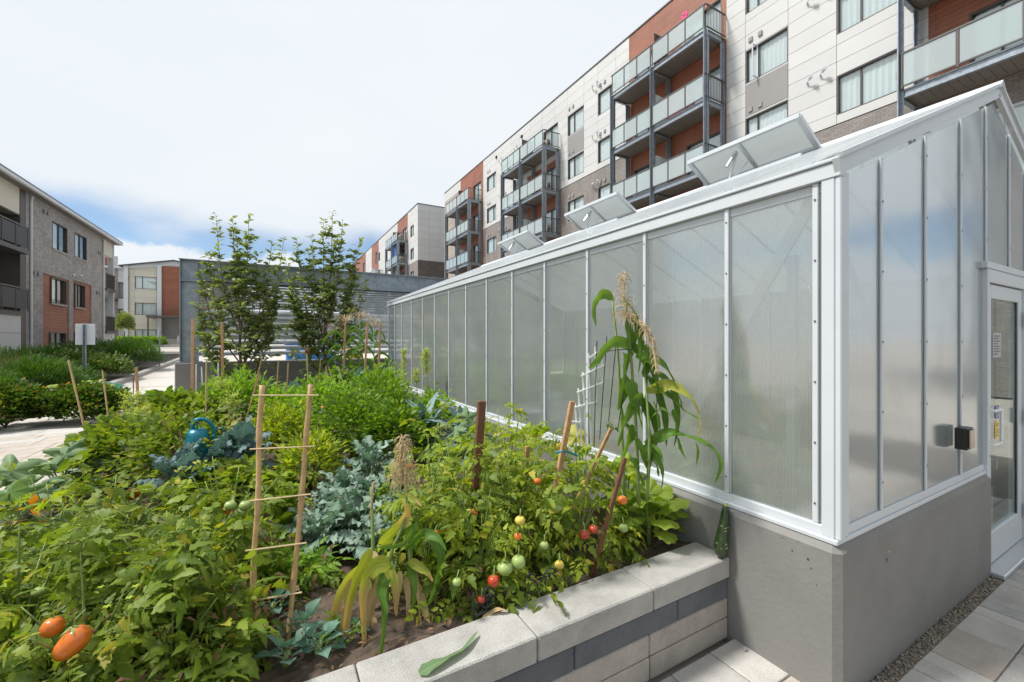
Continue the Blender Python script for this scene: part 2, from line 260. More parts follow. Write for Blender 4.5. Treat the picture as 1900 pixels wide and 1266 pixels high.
# ---------------------------------------------------------------- mesh builder
class MB:
    def __init__(s): s.v = []; s.f = []; s.uv = []
    def add(s, vs, fs, uvs=None):
        b = len(s.v); s.v += [tuple(p) for p in vs]; s.f += [tuple(i + b for i in f) for f in fs]
        s.uv += (uvs if uvs else [(.5, .5)] * len(vs))
    def box(s, a, b, c=0.):
        x0, x1 = sorted((a[0], b[0])); y0, y1 = sorted((a[1], b[1])); z0, z1 = sorted((a[2], b[2]))
        s.obox(Vector(((x0 + x1) / 2, (y0 + y1) / 2, (z0 + z1) / 2)), Vector((1, 0, 0)), Vector((0, 1, 0)), Vector((0, 0, 1)), (x1 - x0) / 2, (y1 - y0) / 2, (z1 - z0) / 2, c); return s
    def obox(s, o, X, Y, Z, hx, hy, hz, c=0.):
        if c <= 0:
            vs = [o + X * (hx * i) + Y * (hy * j) + Z * (hz * k) for i in (-1, 1) for j in (-1, 1) for k in (-1, 1)]
            s.add(vs, [(0, 1, 3, 2), (4, 6, 7, 5), (0, 4, 5, 1), (2, 3, 7, 6), (0, 2, 6, 4), (1, 5, 7, 3)]); return
        vs, idx = [], {}
        for i in (-1, 1):
            for j in (-1, 1):
                for k in (-1, 1):
                    for ax in range(3):
                        q = [hx * i, hy * j, hz * k]
                        for a2 in range(3):
                            if a2 != ax: q[a2] -= c * (i, j, k)[a2]
                        idx[(i, j, k, ax)] = len(vs); vs.append(o + X * q[0] + Y * q[1] + Z * q[2])
        fs = []
        for ax in range(3):
            o1, o2 = [a for a in range(3) if a != ax]
            for sg in (-1, 1):
                q = []
                for p1, p2 in ((-1, -1), (1, -1), (1, 1), (-1, 1)):
                    k = [0, 0, 0]; k[ax] = sg; k[o1] = p1; k[o2] = p2; q.append(idx[(*k, ax)])
                fs.append(q)
            for p1 in (-1, 1):
                for p2 in (-1, 1):
                    k0 = [0, 0, 0]; k0[o1] = p1; k0[o2] = p2; a0 = list(k0); a0[ax] = -1; a1 = list(k0); a1[ax] = 1
                    fs.append([idx[(*a0, o1)], idx[(*a1, o1)], idx[(*a1, o2)], idx[(*a0, o2)]])
        for i in (-1, 1):
            for j in (-1, 1):
                for k in (-1, 1): fs.append([idx[(i, j, k, a)] for a in range(3)])
        s.add(vs, fs)
    def bar(s, p, q, w, d=None, up=Vector((0, 0, 1)), c=0.):
        p = Vector(p); q = Vector(q); d = d or w; Z = (q - p); ln = Z.length; Z = Z / ln
        X = Z.cross(up)
        if X.length < 1e-3: X = Z.cross(Vector((0, 1, 0)))
        X.normalize(); Y = Z.cross(X)
        s.obox((p + q) / 2, X, Y, Z, w / 2, d / 2, ln / 2, c); return s
    def tube(s, pts, r, n=6, cap=True):
        pts = [Vector(p) for p in pts]; rs = r if isinstance(r, (list, tuple)) else [r] * len(pts)
        b = []; ref = None
        for i, p in enumerate(pts):
            d = (pts[min(i + 1, len(pts) - 1)] - pts[max(i - 1, 0)]).normalized()
            if ref is None: ref = d.orthogonal().normalized()
            ref = (ref - d * ref.dot(d)); ref = ref.normalized() if ref.length > 1e-4 else d.orthogonal().normalized()
            o = d.cross(ref)
            b += [p + (ref * math.cos(2 * math.pi * k / n) + o * math.sin(2 * math.pi * k / n)) * rs[i] for k in range(n)]
        fs = [(i * n + k, i * n + (k + 1) % n, (i + 1) * n + (k + 1) % n, (i + 1) * n + k) for i in range(len(pts) - 1) for k in range(n)]
        if cap: fs += [tuple(range(n - 1, -1, -1)), tuple(range((len(pts) - 1) * n, len(pts) * n))]
        s.add(b, fs); return s
    def prism(s, poly, off):
        n = len(poly); off = Vector(off); vs = [Vector(p) for p in poly] + [Vector(p) + off for p in poly]
        s.add(vs, [tuple(range(n - 1, -1, -1)), tuple(range(n, 2 * n))] + [(i, (i + 1) % n, n + (i + 1) % n, n + i) for i in range(n)]); return s
    def mesh(s, name, m, smooth=False, off=None):
        me = bpy.data.meshes.new(name)
        vs = s.v if off is None else [(v[0] - off[0], v[1] - off[1], v[2] - off[2]) for v in s.v]
        me.from_pydata(vs, [], s.f)
        ul = me.uv_layers.new(name='uv')
        idx = [0] * len(me.loops); me.loops.foreach_get('vertex_index', idx)
        flat = [c for i in idx for c in s.uv[i]]; ul.data.foreach_set('uv', flat)
        if smooth: me.polygons.foreach_set('use_smooth', [True] * len(me.polygons))
        me.materials.append(m); return me
def origin(o):
    p = Vector(o.location)
    while o.parent: o = o.parent; p += Vector(o.location)
    return p
def part(name, mb, m, parent, smooth=False, label=None, kind=None):
    o = bpy.data.objects.new(name, mb.mesh(name, m, smooth, origin(parent) if parent else None)); COL.objects.link(o)
    if parent: o.parent = parent
    if label: o['label'] = label
    if kind: o['kind'] = kind
    return o
def thing(name, label, cat, loc=(0, 0, 0), group=None):
    o = bpy.data.objects.new(name, None); COL.objects.link(o); o.location = loc; o.empty_display_size = .1
    o['label'] = label; o['category'] = cat
    if group: o['group'] = group
    return o
def single(name, mb, m, label, cat, group=None, smooth=False):
    o = part(name, mb, m, None, smooth); o['label'] = label; o['category'] = cat
    if group: o['group'] = group
    return o
def struct(name, mb, m, parent=None):
    o = part(name, mb, m, parent)
    if not parent: o['kind'] = 'structure'
    return o
def inst(name, me, parent, M4):
    o = bpy.data.objects.new(name, me); COL.objects.link(o); o.parent = parent; o.matrix_basis = Matrix.Translation(-origin(parent)) @ M4; return o
def sub_rects(rect, holes):
    """rect minus holes -> list of rects (a0, a1, z0, z1)"""
    todo = [rect]
    for h in holes:
        nx = []
        for r in todo:
            a0, a1, z0, z1 = r; b0, b1, c0, c1 = h
            if b0 >= a1 - 1e-6 or b1 <= a0 + 1e-6 or c0 >= z1 - 1e-6 or c1 <= z0 + 1e-6: nx.append(r); continue
            if z1 > c1: nx.append((a0, a1, c1, z1))
            if z0 < c0: nx.append((a0, a1, z0, c0))
            m0, m1 = max(z0, c0), min(z1, c1)
            if a0 < b0: nx.append((a0, b0, m0, m1))
            if a1 > b1: nx.append((b1, a1, m0, m1))
        todo = nx
    return [r for r in todo if r[1] - r[0] > .03 and r[3] - r[2] > .03]
class Facade:
    """a wall plane. ax 'x': plane x = pos, a runs along y; ax 'y': plane y = pos, a runs along x; sg = outward sign"""
    def __init__(s, ax, pos, sg, root): s.ax, s.pos, s.sg, s.root = ax, pos, sg, root
    def p(s, a, z, d=0.):
        q = s.pos + s.sg * d
        return Vector((q, a, z)) if s.ax == 'x' else Vector((a, q, z))
    def box(s, mb, a0, a1, z0, z1, d0, d1, c=0.): mb.box(s.p(a0, z0, d0), s.p(a1, z1, d1), c); return mb
    def wall(s, name, rect, holes, m, d0=-.25, d1=0., label=None):
        mb = MB()
        for r in sub_rects(rect, holes): s.box(mb, *r, d0, d1)
        return part(name, mb, m, s.root, label=label)
    def panels(s, breaks, z1, z0, row, holes, m, name='cladding_panel', gap=.015):
        zs = []; z = z1
        while z > z0 + .05: zs.append((max(z - row, z0), z)); z -= row
        for a0, a1 in zip(breaks[:-1], breaks[1:]):
            for q0, q1 in zs:
                for r in sub_rects((a0 + gap / 2, a1 - gap / 2, q0 + gap / 2, q1 - gap / 2), holes):
                    part(name, s.box(MB(), *r, .0, .03), m, s.root)
    def window(s, a0, a1, z0, z1, split=(.38,), depth=.09, blind=1., fr=.05, m=None, sill=False, open_=None, fm=None):
        mb = MB(); fm = fm or frame_d; w = s.root
        for r in ((a0, a1, z0, z0 + fr), (a0, a1, z1 - fr, z1), (a0, a0 + fr, z0 + fr, z1 - fr), (a1 - fr, a1, z0 + fr, z1 - fr)): s.box(mb, *r, -depth - .04, .012)
        cs = [a0 + (a1 - a0) * k for k in split]
        for c in cs: s.box(mb, c - fr / 2, c + fr / 2, z0 + fr, z1 - fr, -depth - .03, -depth + .04)
        o = part('window', mb, fm, w)
        ed = [a0 + fr] + [e for c in cs for e in (c - fr / 2, c + fr / 2)] + [a1 - fr]
        for i in range(0, len(ed), 2): part('pane', s.box(MB(), ed[i], ed[i + 1], z0 + fr, z1 - fr, -depth - .01, -depth), pane_m, o)
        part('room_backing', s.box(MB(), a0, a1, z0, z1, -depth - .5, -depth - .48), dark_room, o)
        if blind > 0:
            mb = MB(); a = a0 + fr; e = a0 + (a1 - a0) * blind; n = max(4, int((e - a) / .09)); vs = []; fs = []
            for i in range(n + 1):
                q = a + (e - a) * i / n; dd = -depth - .025 - (.028 if i % 2 else 0)
                vs += [s.p(q, z0 + fr, dd), s.p(q, z1 - fr, dd)]
            mb.add(vs, [(2 * i, 2 * i + 1, 2 * i + 3, 2 * i + 2) for i in range(n)]); part('blind', mb, blind_m, o)
        if sill: part('sill', s.box(MB(), a0 - .04, a1 + .04, z0 - .07, z0 - .005, -.02, .05), coping_m, o)
        if open_:
            i = open_[0]; q = MB(); h0 = s.p(ed[i], z0 + fr, .0); h1 = s.p(ed[i], z1 - fr, 0.); wd = ed[i + 1] - ed[i]
            e0 = s.p(ed[i] + wd * .8, z0 + fr, .3); e1 = s.p(ed[i] + wd * .8, z1 - fr, .3)
            for a, b in ((h0, h1), (e0, e1), (h0, e0), (h1, e1)): q.bar(a, b, .04)
            part('open_sash', q, white_metal, o)
        return o
    def vents(s, a, z):
        for k in (0, 1):
            part('vent', s.box(MB(), a + k * .42, a + k * .42 + .17, z, z + .2, .03, .09, .01), backing, s.root)
    def lamp(s, a, z):
        mb = MB(); mb.tube([s.p(a, z, .03), s.p(a, z, .12)], .035, 6); mb.bar(s.p(a, z, .12), s.p(a - .2, z + .05, .24), .03); mb.tube([s.p(a - .13, z + .03, .2), s.p(a - .27, z + .07, .3)], [.05, .07], 8)
        part('wall_lamp', mb, white_metal, s.root)
# ---------------------------------------------------------------- leaves
def rot_frame(d, roll=0., up=Vector((0, 0, 1))):
    d = Vector(d).normalized(); x = d.cross(up)
    if x.length < 1e-3: x = Vector((1, 0, 0))
    x.normalize(); z = x.cross(d)
    m = Matrix((x, d, z)).transposed().to_4x4()
    return m @ Matrix.Rotation(roll, 4, 'Y')
def leaflet(mb, M4, L_, W_, prof, fold=.25, droop=.25, ruff=0., r=None, nseg=None, cup=0.):
    """leaf blade in +Y of M4. prof: list of (t, halfwidth)"""
    vs, uvs = [], []
    for i, (t, w) in enumerate(prof):
        y = L_ * t; z = -droop * L_ * t * t
        vs.append(M4 @ Vector((0, y, z))); uvs.append((.5, t))
        for sg in (-1, 1):
            hw = W_ * w * (1 + (r.uniform(-.12, .12) if r else 0)); zz = z + fold * hw - cup * hw * hw + (ruff * math.sin(i * 2.4 + sg) * W_ if ruff else 0)
            vs.append(M4 @ Vector((sg * hw, y + (r.uniform(-.04, .04) * L_ if r else 0), zz))); uvs.append((.5 + .5 * sg * max(w, .05), t))
    fs = []
    for i in range(len(prof) - 1):
        a = 3 * i; b = a + 3
        fs += [(a, b, b + 1, a + 1), (a, a + 2, b + 2, b)]
    mb.add(vs, fs, uvs)
JAG = [(0, .03), (.07, .38), (.16, .86), (.24, .82), (.31, .50), (.42, .78), (.52, .68), (.6, .40), (.74, .44), (.88, .2), (1, .01)]
OVAL = [(0, .03), (.15, .6), (.35, 1.), (.6, .85), (.82, .42), (1, .01)]
RHOMB = [(0, .05), (.4, 1.), (1, .02)]
def compound_leaf(r, L_, n=3, m=None, w=.5, prof=JAG, name='leaf'):
    mb = MB(); pts = []
    cur = r.uniform(.15, .5); sw = r.uniform(-.15, .15)
    def P(t): return Vector((sw * L_ * t * t, L_ * t, -cur * L_ * t * t))
    mb.tube([P(0), P(.35), P(.7), P(1)], [.0022, .0018, .0014, .0008], 3, False)
    for i in range(n):
        t = .34 + .5 * i / max(1, n - 1) if n > 1 else .6; b = P(t); l = L_ * r.uniform(.34, .46) * (1.08 - .25 * abs(t - .55))
        for sg in (-1, 1):
            d = Vector((sg * .9, .45, -r.uniform(.05, .5))); leaflet(mb, Matrix.Translation(b + Vector((sg * .012, 0, 0))) @ rot_frame(d, r.uniform(-.5, .5)), l, l * w * .62, prof, r.uniform(-.1, .6), r.uniform(-.1, .8), 0, r, cup=r.uniform(-6, 26))
        if n > 2 and i < n - 1:
            b = P(t + .12)
            for sg in (-1, 1): leaflet(mb, Matrix.Translation(b) @ rot_frame((sg, .3, -.2)), l * .3, l * .12, RHOMB, .2, .1)
    l = L_ * .5; leaflet(mb, Matrix.Translation(P(1)) @ rot_frame(P(1) - P(.8), r.uniform(-.3, .3)), l, l * w * .66, prof, .3, .45, 0, r, cup=r.uniform(0, 20))
    return mb.mesh(name, m, True)
def simple_leaf(r, L_, W_, m, prof=OVAL, pet=.25, droop=.4, ruff=0., name='leaf', cup=0., petr=.002, pm=None):
    mb = MB(); p = L_ * pet
    mb.tube([(0, 0, 0), (0, p * .5, p * .08), (0, p, 0)], petr, 4, False)
    leaflet(mb, Matrix.Translation((0, p, 0)), L_, W_, prof, r.uniform(.15, .5), droop * r.uniform(.6, 1.4), ruff, r, cup=cup)
    return mb.mesh(name, m, True)
def lobed_leaf(r, D, m, lobes=5, depth=.35, pet=.9, name='leaf', tilt=.5):
    """big palmate squash leaf on a long petiole (origin at petiole foot, blade at its end)"""
    mb = MB(); P0 = Vector((0, D * pet, D * .25)); mb.tube([(0, 0, 0), (0, D * pet * .5, D * .2), P0], [.008, .006, .004], 5, False)
    n = 44; rings = (0, .3, .62, .86, 1.); vs = []; uvs = []
    for k, q in enumerate(rings):
        for i in range(n):
            a = -math.pi + 2 * math.pi * i / n
            rad = D * .5 * (1 - depth * (.5 - .5 * math.cos(lobes * a)) * (q ** 2)) * (1 - .55 * math.exp(-((abs(a) - math.pi) / .3) ** 2) * q) * (1 + (.05 * math.sin(17 * a) + .04 * math.sin(29 * a)) * q)
            x = math.sin(a) * rad * q; y = math.cos(a) * rad * q
            z = -tilt * y * q - .28 * q * q * D * .5 + .05 * D * math.cos(lobes * a) * q + (r.uniform(-.012, .012) * D * (q > .5)) + .022 * D * math.sin(9 * a) * q
            vs.append(P0 + Vector((x, y, z))); uvs.append((.5 + .5 * (((a / math.pi + 1) * lobes + .5) % 1 - .5) * (1 if k else 0), q))
    fs = [(k * n + i, k * n + (i + 1) % n, (k + 1) * n + (i + 1) % n, (k + 1) * n + i) for k in range(len(rings) - 1) for i in range(n)]
    mb.add(vs, fs, uvs); return mb.mesh(name, m, True)
def frilly_leaf(r, L_, W_, m, name='leaf', frill=.25, nl=14, nw=4, arch=.5, freq=3.2, pet=.25, crinkle=0.):
    """kale: wide blade whose margin ruffles"""
    mb = MB(); mb.tube([(0, 0, 0), (0, L_ * pet, L_ * .12)], [.006, .004], 5, False); vs = []; uvs = []; ph = r.uniform(0, 6)
    for i in range(nl + 1):
        t = i / nl; w = W_ * (math.sin(math.pi * min(1, t * .86 + .1)) ** .7); y = L_ * (pet + t * (1 - pet * .3)); z0 = L_ * (.12 + .25 * t - arch * t * t)
        for j in range(-nw, nw + 1):
            q = j / nw; e = abs(q) ** 2
            x = w * q * (1 + .12 * math.sin(freq * i + ph) * e); z = z0 + .3 * w * abs(q) - .25 * w * e + frill * W_ * e * math.sin(freq * i * 1.3 + ph + q * 2) + r.uniform(-.1, .1) * W_ * .3 * e + r.uniform(-1, 1) * crinkle
            yy = y + frill * W_ * e * .7 * math.cos(freq * i * 1.7 + ph + j)
            vs.append((x, yy, z)); uvs.append((.5 + q / 2, t))
    k = 2 * nw + 1
    mb.add(vs, [(i * k + j, i * k + j + 1, (i + 1) * k + j + 1, (i + 1) * k + j) for i in range(nl) for j in range(k - 1)], uvs)
    return mb.mesh(name, m, True)
def catmull(pts, n):
    pts = [Vector(p) for p in pts]; P = [pts[0] * 2 - pts[1]] + pts + [pts[-1] * 2 - pts[-2]]; o = []
    for i in range(1, len(P) - 2):
        for k in range(n):
            t = k / n; a, b, c, d = P[i - 1:i + 3]
            o.append(.5 * ((2 * b) + (c - a) * t + (2 * a - 5 * b + 4 * c - d) * t * t + (3 * b - a - 3 * c + d) * t ** 3))
    o.append(pts[-1]); return o
def strap(mb, pts, w, seed=0, fold=.25, face=Vector((.3, -.95, .3)), twist=0.):
    """long strap leaf along pts, widest at a third, V-folded about its midrib, edges wavy"""
    P = catmull(pts, 7); n = len(P) - 1; r = random.Random(seed); ph = r.uniform(0, 6); vs = []; uvs = []
    for i, p in enumerate(P):
        t = i / n; d = (P[min(i + 1, n)] - P[max(i - 1, 0)]).normalized()
        s = d.cross(face); s = s.normalized() if s.length > .05 else d.orthogonal().normalized(); nrm = s.cross(d)
        s = (Matrix.Rotation(twist * t + .35 * math.sin(ph + t * 5), 3, d) @ s); nrm = s.cross(d)
        hw = w * .5 * min(1, (t * 6 + .35)) * (max(0, 1 - t) ** .55) * (1.0) + .0006
        for q in (-1, -.5, 0, .5, 1):
            e = abs(q); vs.append(p + s * (hw * q) + nrm * (fold * hw * e + .10 * hw * (1 if e == 1 else 0) * math.sin(t * 24 + ph + q))); uvs.append((.5 + q / 2, t))
    mb.add(vs, [(i * 5 + j, i * 5 + j + 1, (i + 1) * 5 + j + 1, (i + 1) * 5 + j) for i in range(n) for j in range(4)], uvs); return mb
R3 = random.Random(31)
V = {
 'tom': [compound_leaf(R3, R3.uniform(.13, .2), R3.choice((3, 3, 4)), tom_leaf, .56) for _ in range(12)],
 'tomy': [compound_leaf(R3, R3.uniform(.12, .18), R3.choice((3, 3, 4)), tom_leaf_y, .56) for _ in range(12)],
 'dead': [compound_leaf(R3, R3.uniform(.07, .12), 2, brown_leaf, .5) for _ in range(3)],
 'pep': [simple_leaf(R3, R3.uniform(.07, .11), R3.uniform(.020, .03), pep_leaf, pet=.4) for _ in range(6)],
 'bean': [compound_leaf(R3, R3.uniform(.10, .14), 1, squash_lime, .95, OVAL) for _ in range(6)],
 'fern': [compound_leaf(R3, R3.uniform(.14, .2), 4, fern_leaf, .34, JAG) for _ in range(6)],
 'sq': [lobed_leaf(R3, R3.uniform(.2, .3), squash_leaf, 5, .5, .9) for _ in range(5)],
 'sql': [lobed_leaf(R3, R3.uniform(.12, .19), squash_lime, 5, .22, .7) for _ in range(5)],
 'kale': [frilly_leaf(R3, R3.uniform(.18, .26), R3.uniform(.05, .075), kale_leaf, frill=.42) for _ in range(7)],
 'lac': [frilly_leaf(R3, R3.uniform(.28, .38), R3.uniform(.028, .04), lac_leaf, frill=.12, arch=.75, nl=18) for _ in range(5)],
 'sav': [frilly_leaf(R3, R3.uniform(.24, .32), R3.uniform(.07, .09), lac_leaf, frill=.16, arch=.35, nl=22, nw=6, crinkle=.010) for _ in range(5)],
 'cab': [simple_leaf(R3, R3.uniform(.09, .15), R3.uniform(.035, .055), cab_leaf, pet=.6, droop=.3, cup=3, petr=.004) for _ in range(6)],
 'beet': [frilly_leaf(R3, R3.uniform(.16, .22), R3.uniform(.025, .04), beet_leaf, frill=.12, arch=.3, pet=.1) for _ in range(4)],
}
EYE = Vector((0, 0, 0))
FRUIT = []      # (point, radius) kept free of leaves in front
def blocks_fruit(p):
    for q, rr in FRUIT:
        d = (q - p); tt = q.normalized(); al = d.dot(tt)
        if -.03 < al < .45 and (d - tt * al).length < rr: return True
    return False
def bush(name, label, cat, base, rx, ry, h, kinds, n, seed, group=None, stem=None, up=.35, scale=1., droop=.2, stems=10, shell=.55, leaf_name='leaf', low=.1, lean=(0, 0)):
    """an upright or sprawling plant: arching stems and one leaf object after another out to a domed surface"""
    r = random.Random(seed); base = Vector(base); t = thing(name, label, cat, base, group); tips = []
    smb = MB()
    for i in range(stems):
        a = 2 * math.pi * (i + r.random() * .7) / stems; q = r.uniform(.2, .85)
        tip = base + Vector((math.cos(a) * rx * q + lean[0], math.sin(a) * ry * q + lean[1], h * r.uniform(.8, 1.22) * (1 - .3 * q * q)))
        mid = base.lerp(tip, .5) + Vector((0, 0, h * .12)); P = catmull([base, mid, tip], 3); smb.tube(P, [.007 * (1 - .75 * k / (len(P) - 1)) for k in range(len(P))], 5); tips.append(P)
    part('stem', smb, stem or stem_g, t, True)
    k = 0; tries = 0
    while k < n and tries < n * 6:
        tries += 1
        a = r.uniform(0, 2 * math.pi); el = math.asin(r.uniform(low, 1.)); rad = r.uniform(shell, 1.) * (1 + .22 * math.sin(a * 3 + seed) + abs(r.gauss(0, .12)))
        d = Vector((math.cos(a) * math.cos(el), math.sin(a) * math.cos(el), math.sin(el)))
        p = base + Vector((d.x * rx * rad + lean[0] * d.z, d.y * ry * rad + lean[1] * d.z, d.z * h * rad))
        if p.x > 2.19 and p.z < .8: continue
        if p.y < 1.70 and base.y < 2.2 and p.z < -1.16: continue
        if blocks_fruit(p): continue
        dd = Vector((d.x + r.uniform(-.7, .7), d.y + r.uniform(-.7, .7), up * d.z + r.uniform(-.35, .35) - droop))
        me = V['dead' if name == 'tomato_plant' and d.z < .6 and r.random() < .09 else kinds[r.randrange(len(kinds))]]; me = me[r.randrange(len(me))]
        sc = scale * r.choice((r.uniform(.45, .8), r.uniform(.8, 1.35)))
        inst(leaf_name, me, t, Matrix.Translation(p) @ rot_frame(dd, r.uniform(-1.1, 1.1)) @ Matrix.Scale(sc, 4)); k += 1
    return t
def cloud_foliage(mb, c, rad, n, ll, lw, r, up=.3, shell=.5, prof=RHOMB, box=False, lump=.2, droop=.2):
    c = Vector(c)
    for _ in range(n):
        a = r.uniform(0, 2 * math.pi); el = math.asin(r.uniform(-.4, 1.)); q = r.uniform(shell, 1.) ** .7 * (1 + lump * math.sin(3 * a + c.x * 5) * math.cos(4 * el + c.y * 3) + r.gauss(0, .06))
        d = Vector((math.cos(a) * math.cos(el), math.sin(a) * math.cos(el), math.sin(el)))
        if box:
            p = Vector((r.uniform(-1, 1), r.uniform(-1, 1), r.uniform(-1, 1))); k = r.randrange(3); p[k] = (1 if p[k] > 0 else -1) * r.uniform(.8, 1.05); d = p.normalized(); p = c + Vector((p.x * rad[0], p.y * rad[1], p.z * rad[2] + .06 * math.sin(p.x * 21) * math.cos(p.y * 5)))
        else: p = c + Vector((d.x * rad[0] * q, d.y * rad[1] * q, d.z * rad[2] * q))
        if FRUIT and blocks_fruit(p): continue
        dd = d + Vector((r.uniform(-.7, .7), r.uniform(-.7, .7), up + r.uniform(-.5, .5))); s = r.uniform(.6, 1.25)
        leaflet(mb, Matrix.Translation(p) @ rot_frame(dd, r.uniform(-.8, .8)), ll * s, lw * s, prof, r.uniform(.1, .5), droop)
def mass_plant(name, label, cat, base, rad, n, ll, lw, m, seed, group=None, stemm=None, prof=RHOMB, shell=.45, up=.3, box=False, height=None):
    r = random.Random(seed); base = Vector(base); t = thing(name, label, cat, base, group); mb = MB()
    smb = MB(); c = base + Vector((0, 0, rad[2] * (1. if box else .75)))
    for i in range(6):
        a = r.uniform(0, 6.28); q = c + Vector((math.cos(a) * rad[0] * .55, math.sin(a) * rad[1] * .55, rad[2] * r.uniform(.0, .5))); smb.tube([base, base.lerp(q, .5) + Vector((0, 0, .04)), q], [.012, .009, .004], 5)
    part('stem', smb, stemm or stem_g, t, True)
    cloud_foliage(mb, c, rad, n, ll, lw, r, up, shell, prof, box); part('foliage', mb, m, t, True, kind='stuff')
    return t
# ---------------------------------------------------------------- the ground
def zg(y): return G + .9 * min(1, max(0, (y - 14) / 30.))
def strip(name, x0, x1, y0, y1, lift, m, parent=None, th=.06):
    mb = MB(); ys = [y0 + (y1 - y0) * k / max(1, int((y1 - y0) / 2.5)) for k in range(max(1, int((y1 - y0) / 2.5)) + 1)]
    for y in sorted(set([y for y in (14., 44.) if y0 < y < y1])): ys.append(y)
    ys = sorted(ys); vs = []
    for y in ys: vs += [(x0, y, zg(y) + lift), (x1, y, zg(y) + lift), (x1, y, zg(y) + lift - th), (x0, y, zg(y) + lift - th)]
    n = len(ys); fs = []
    for i in range(n - 1):
        a = 4 * i; b = a + 4; fs += [(a, a + 1, b + 1, b), (a + 1, a + 2, b + 2, b + 1), (a + 3, a, b, b + 3)]
    fs += [(3, 2, 1, 0), (4 * n - 4, 4 * n - 3, 4 * n - 2, 4 * n - 1)]
    mb.add(vs, fs); return struct(name, mb, m, parent)
mb = MB(); ys = [-400, 14, 20, 30, 44, 600]; vs = []
for y in ys: vs += [(-500, y, zg(y) - .05), (500, y, zg(y) - .05)]
mb.add(vs, [(2 * i, 2 * i + 1, 2 * i + 3, 2 * i + 2) for i in range(5)]); struct('ground', mb, ground_m)
patio = struct('patio', MB().box((-3., -4.5, G - .04), (9., .925, G - .004)).box((-3., .926, G - .04), (2.235, 1.44, G - .0045)), joint)
rp = random.Random(5)
y = .868; row = 0
while y > -1.0:
    rh = (.235, .235, .3)[row % 3] if row else .235; x = 1.15 + rp.uniform(0, .2); k = 0
    while x < 6.6:
        w = rp.choice((.30, .12, .30, .15, .36)) if row % 3 != 2 else .3
        if 1.1 < x:
            c = rp.random(); m = paver_m[0] if (row == 0 and c < .6) or c < .28 else paver_m[1] if c < .62 else paver_m[2]
            part('paver', MB().box((x + .003, y - rh + .003, G - .035), (x + w - .003, y - .003, G + rp.uniform(0, .003)), .004), m, patio)
        x += w; k += 1
    y -= rh; row += 1
# the nook between planter and greenhouse is laid crosswise
for i, (y0, y1) in enumerate(((.872, 1.14), (1.143, 1.435))):
    x = .9 + .15 * i
    while x < 2.2:
        w = rp.choice((.3, .42, .24)); part('paver', MB().box((x + .003, y0 + .003, G - .03), (min(x + w, 2.232) - .003, y1 - .003, G + rp.uniform(.0, .003)), .004), paver_m[rp.choice((1, 2, 2))], patio); x += w
# gravel gap along the front wall
mb = MB(); 
for _ in range(1500):
    x = rp.uniform(2.2, 4.42); yy = rp.uniform(.868, .925); s = rp.uniform(.003, .011); q = Vector((x, yy, G + rp.uniform(-.006, .008)))
    a = Vector((rp.uniform(-1, 1), rp.uniform(-1, 1), rp.uniform(-1, 1))).normalized(); b = a.orthogonal().normalized(); c = a.cross(b)
    mb.add([q + a * s, q - a * s, q + b * s * .8, q - b * s * .8, q + c * s * .6, q - c * s * .6], [(0, 2, 4), (2, 1, 4), (1, 3, 4), (3, 0, 4), (2, 0, 5), (1, 2, 5), (3, 1, 5), (0, 3, 5)])
g = single('gravel', mb, gravel_m, 'loose tan gravel in the gap along the greenhouse wall', 'gravel'); g['kind'] = 'stuff'
# path west of the planter
path = struct('garden_path', MB().box((-12., 1.0, G - .04), (-1.78, 11.05, G - .004)), joint)
yy = 3.6; row = 0
while yy < 10.4:
    rh = .32 if row % 2 else .30; x = -1.8
    while x > -7.4:
        w = rp.choice((.6, .45, .6))
        if x < -1.55 and (x * .8704 * -1) < 60: part('paver', MB().box((x - w + .004, yy + .004, G - .03), (x - .004, yy + rh - .004, G + rp.uniform(.0, .003)), .004), paver_m[1] if rp.random() < .8 else paver_m[2], path)
        x -= w
    yy += rh; row += 1
x = -1.8
while x > -9: part('border_slab', MB().box((x - .9 + .004, yy + .004, G - .03), (x - .004, 11.04, G + .004), .004), paver_m[2], path); x -= .9
ramp = strip('ramp_paving', -4.5, 14., 11.4, 50., -.02, pave_far)
for yj in range(15, 50, 3): strip('paving_joint', -4.45, -1.8, yj, yj + .02, -.0165, joint, ramp, .003)
kerb = strip('kerb', -4.72, -4.5, 12.9, 36., .12, kerb_m, th=.2)
bed = strip('planting_bed', -10.3, -4.73, 12.6, 36., .05, mulch_m)
road = strip('road', -60., 14., 50.2, 56., -.02, pave_far); strip('crosswalk_band', -20., 8., 51.2, 52., -.015, kerb_m, road, .003)
strip('far_kerb', -40., -6., 56.2, 56.5, .25, kerb_m, th=.4)
# back of the sky side: greenery beyond the patio, behind the viewer
mb = MB(); r = random.Random(3)
for i in range(15): cloud_foliage(mb, (-14 + i * 2.6, -11 - r.uniform(0, 2), G + r.uniform(.9, 1.5)), (1.8, 1.3, r.uniform(1.8, 3.4)), 700, .42, .16, r, .3, .5, OVAL)
o = single('tree_belt', mb, hedge_leaf, 'belt of leafy shrubs and trees across the patio from the greenhouse', 'trees'); o['kind'] = 'stuff'
fb = thing('slatted_bench', 'long slatted timber bench across the patio mirrored in the greenhouse door', 'bench', (5, -5, G))
for k in range(7): part('slat', MB().box((2, -5.02, G + .15 + k * .16), (12, -4.98, G + .24 + k * .16)), light_block, fb)
for k in range(5): part('post', MB().box((2.2 + k * 2.4, -5.1, G), (2.32 + k * 2.4, -5.03, G + 1.25)), wood_d, fb)
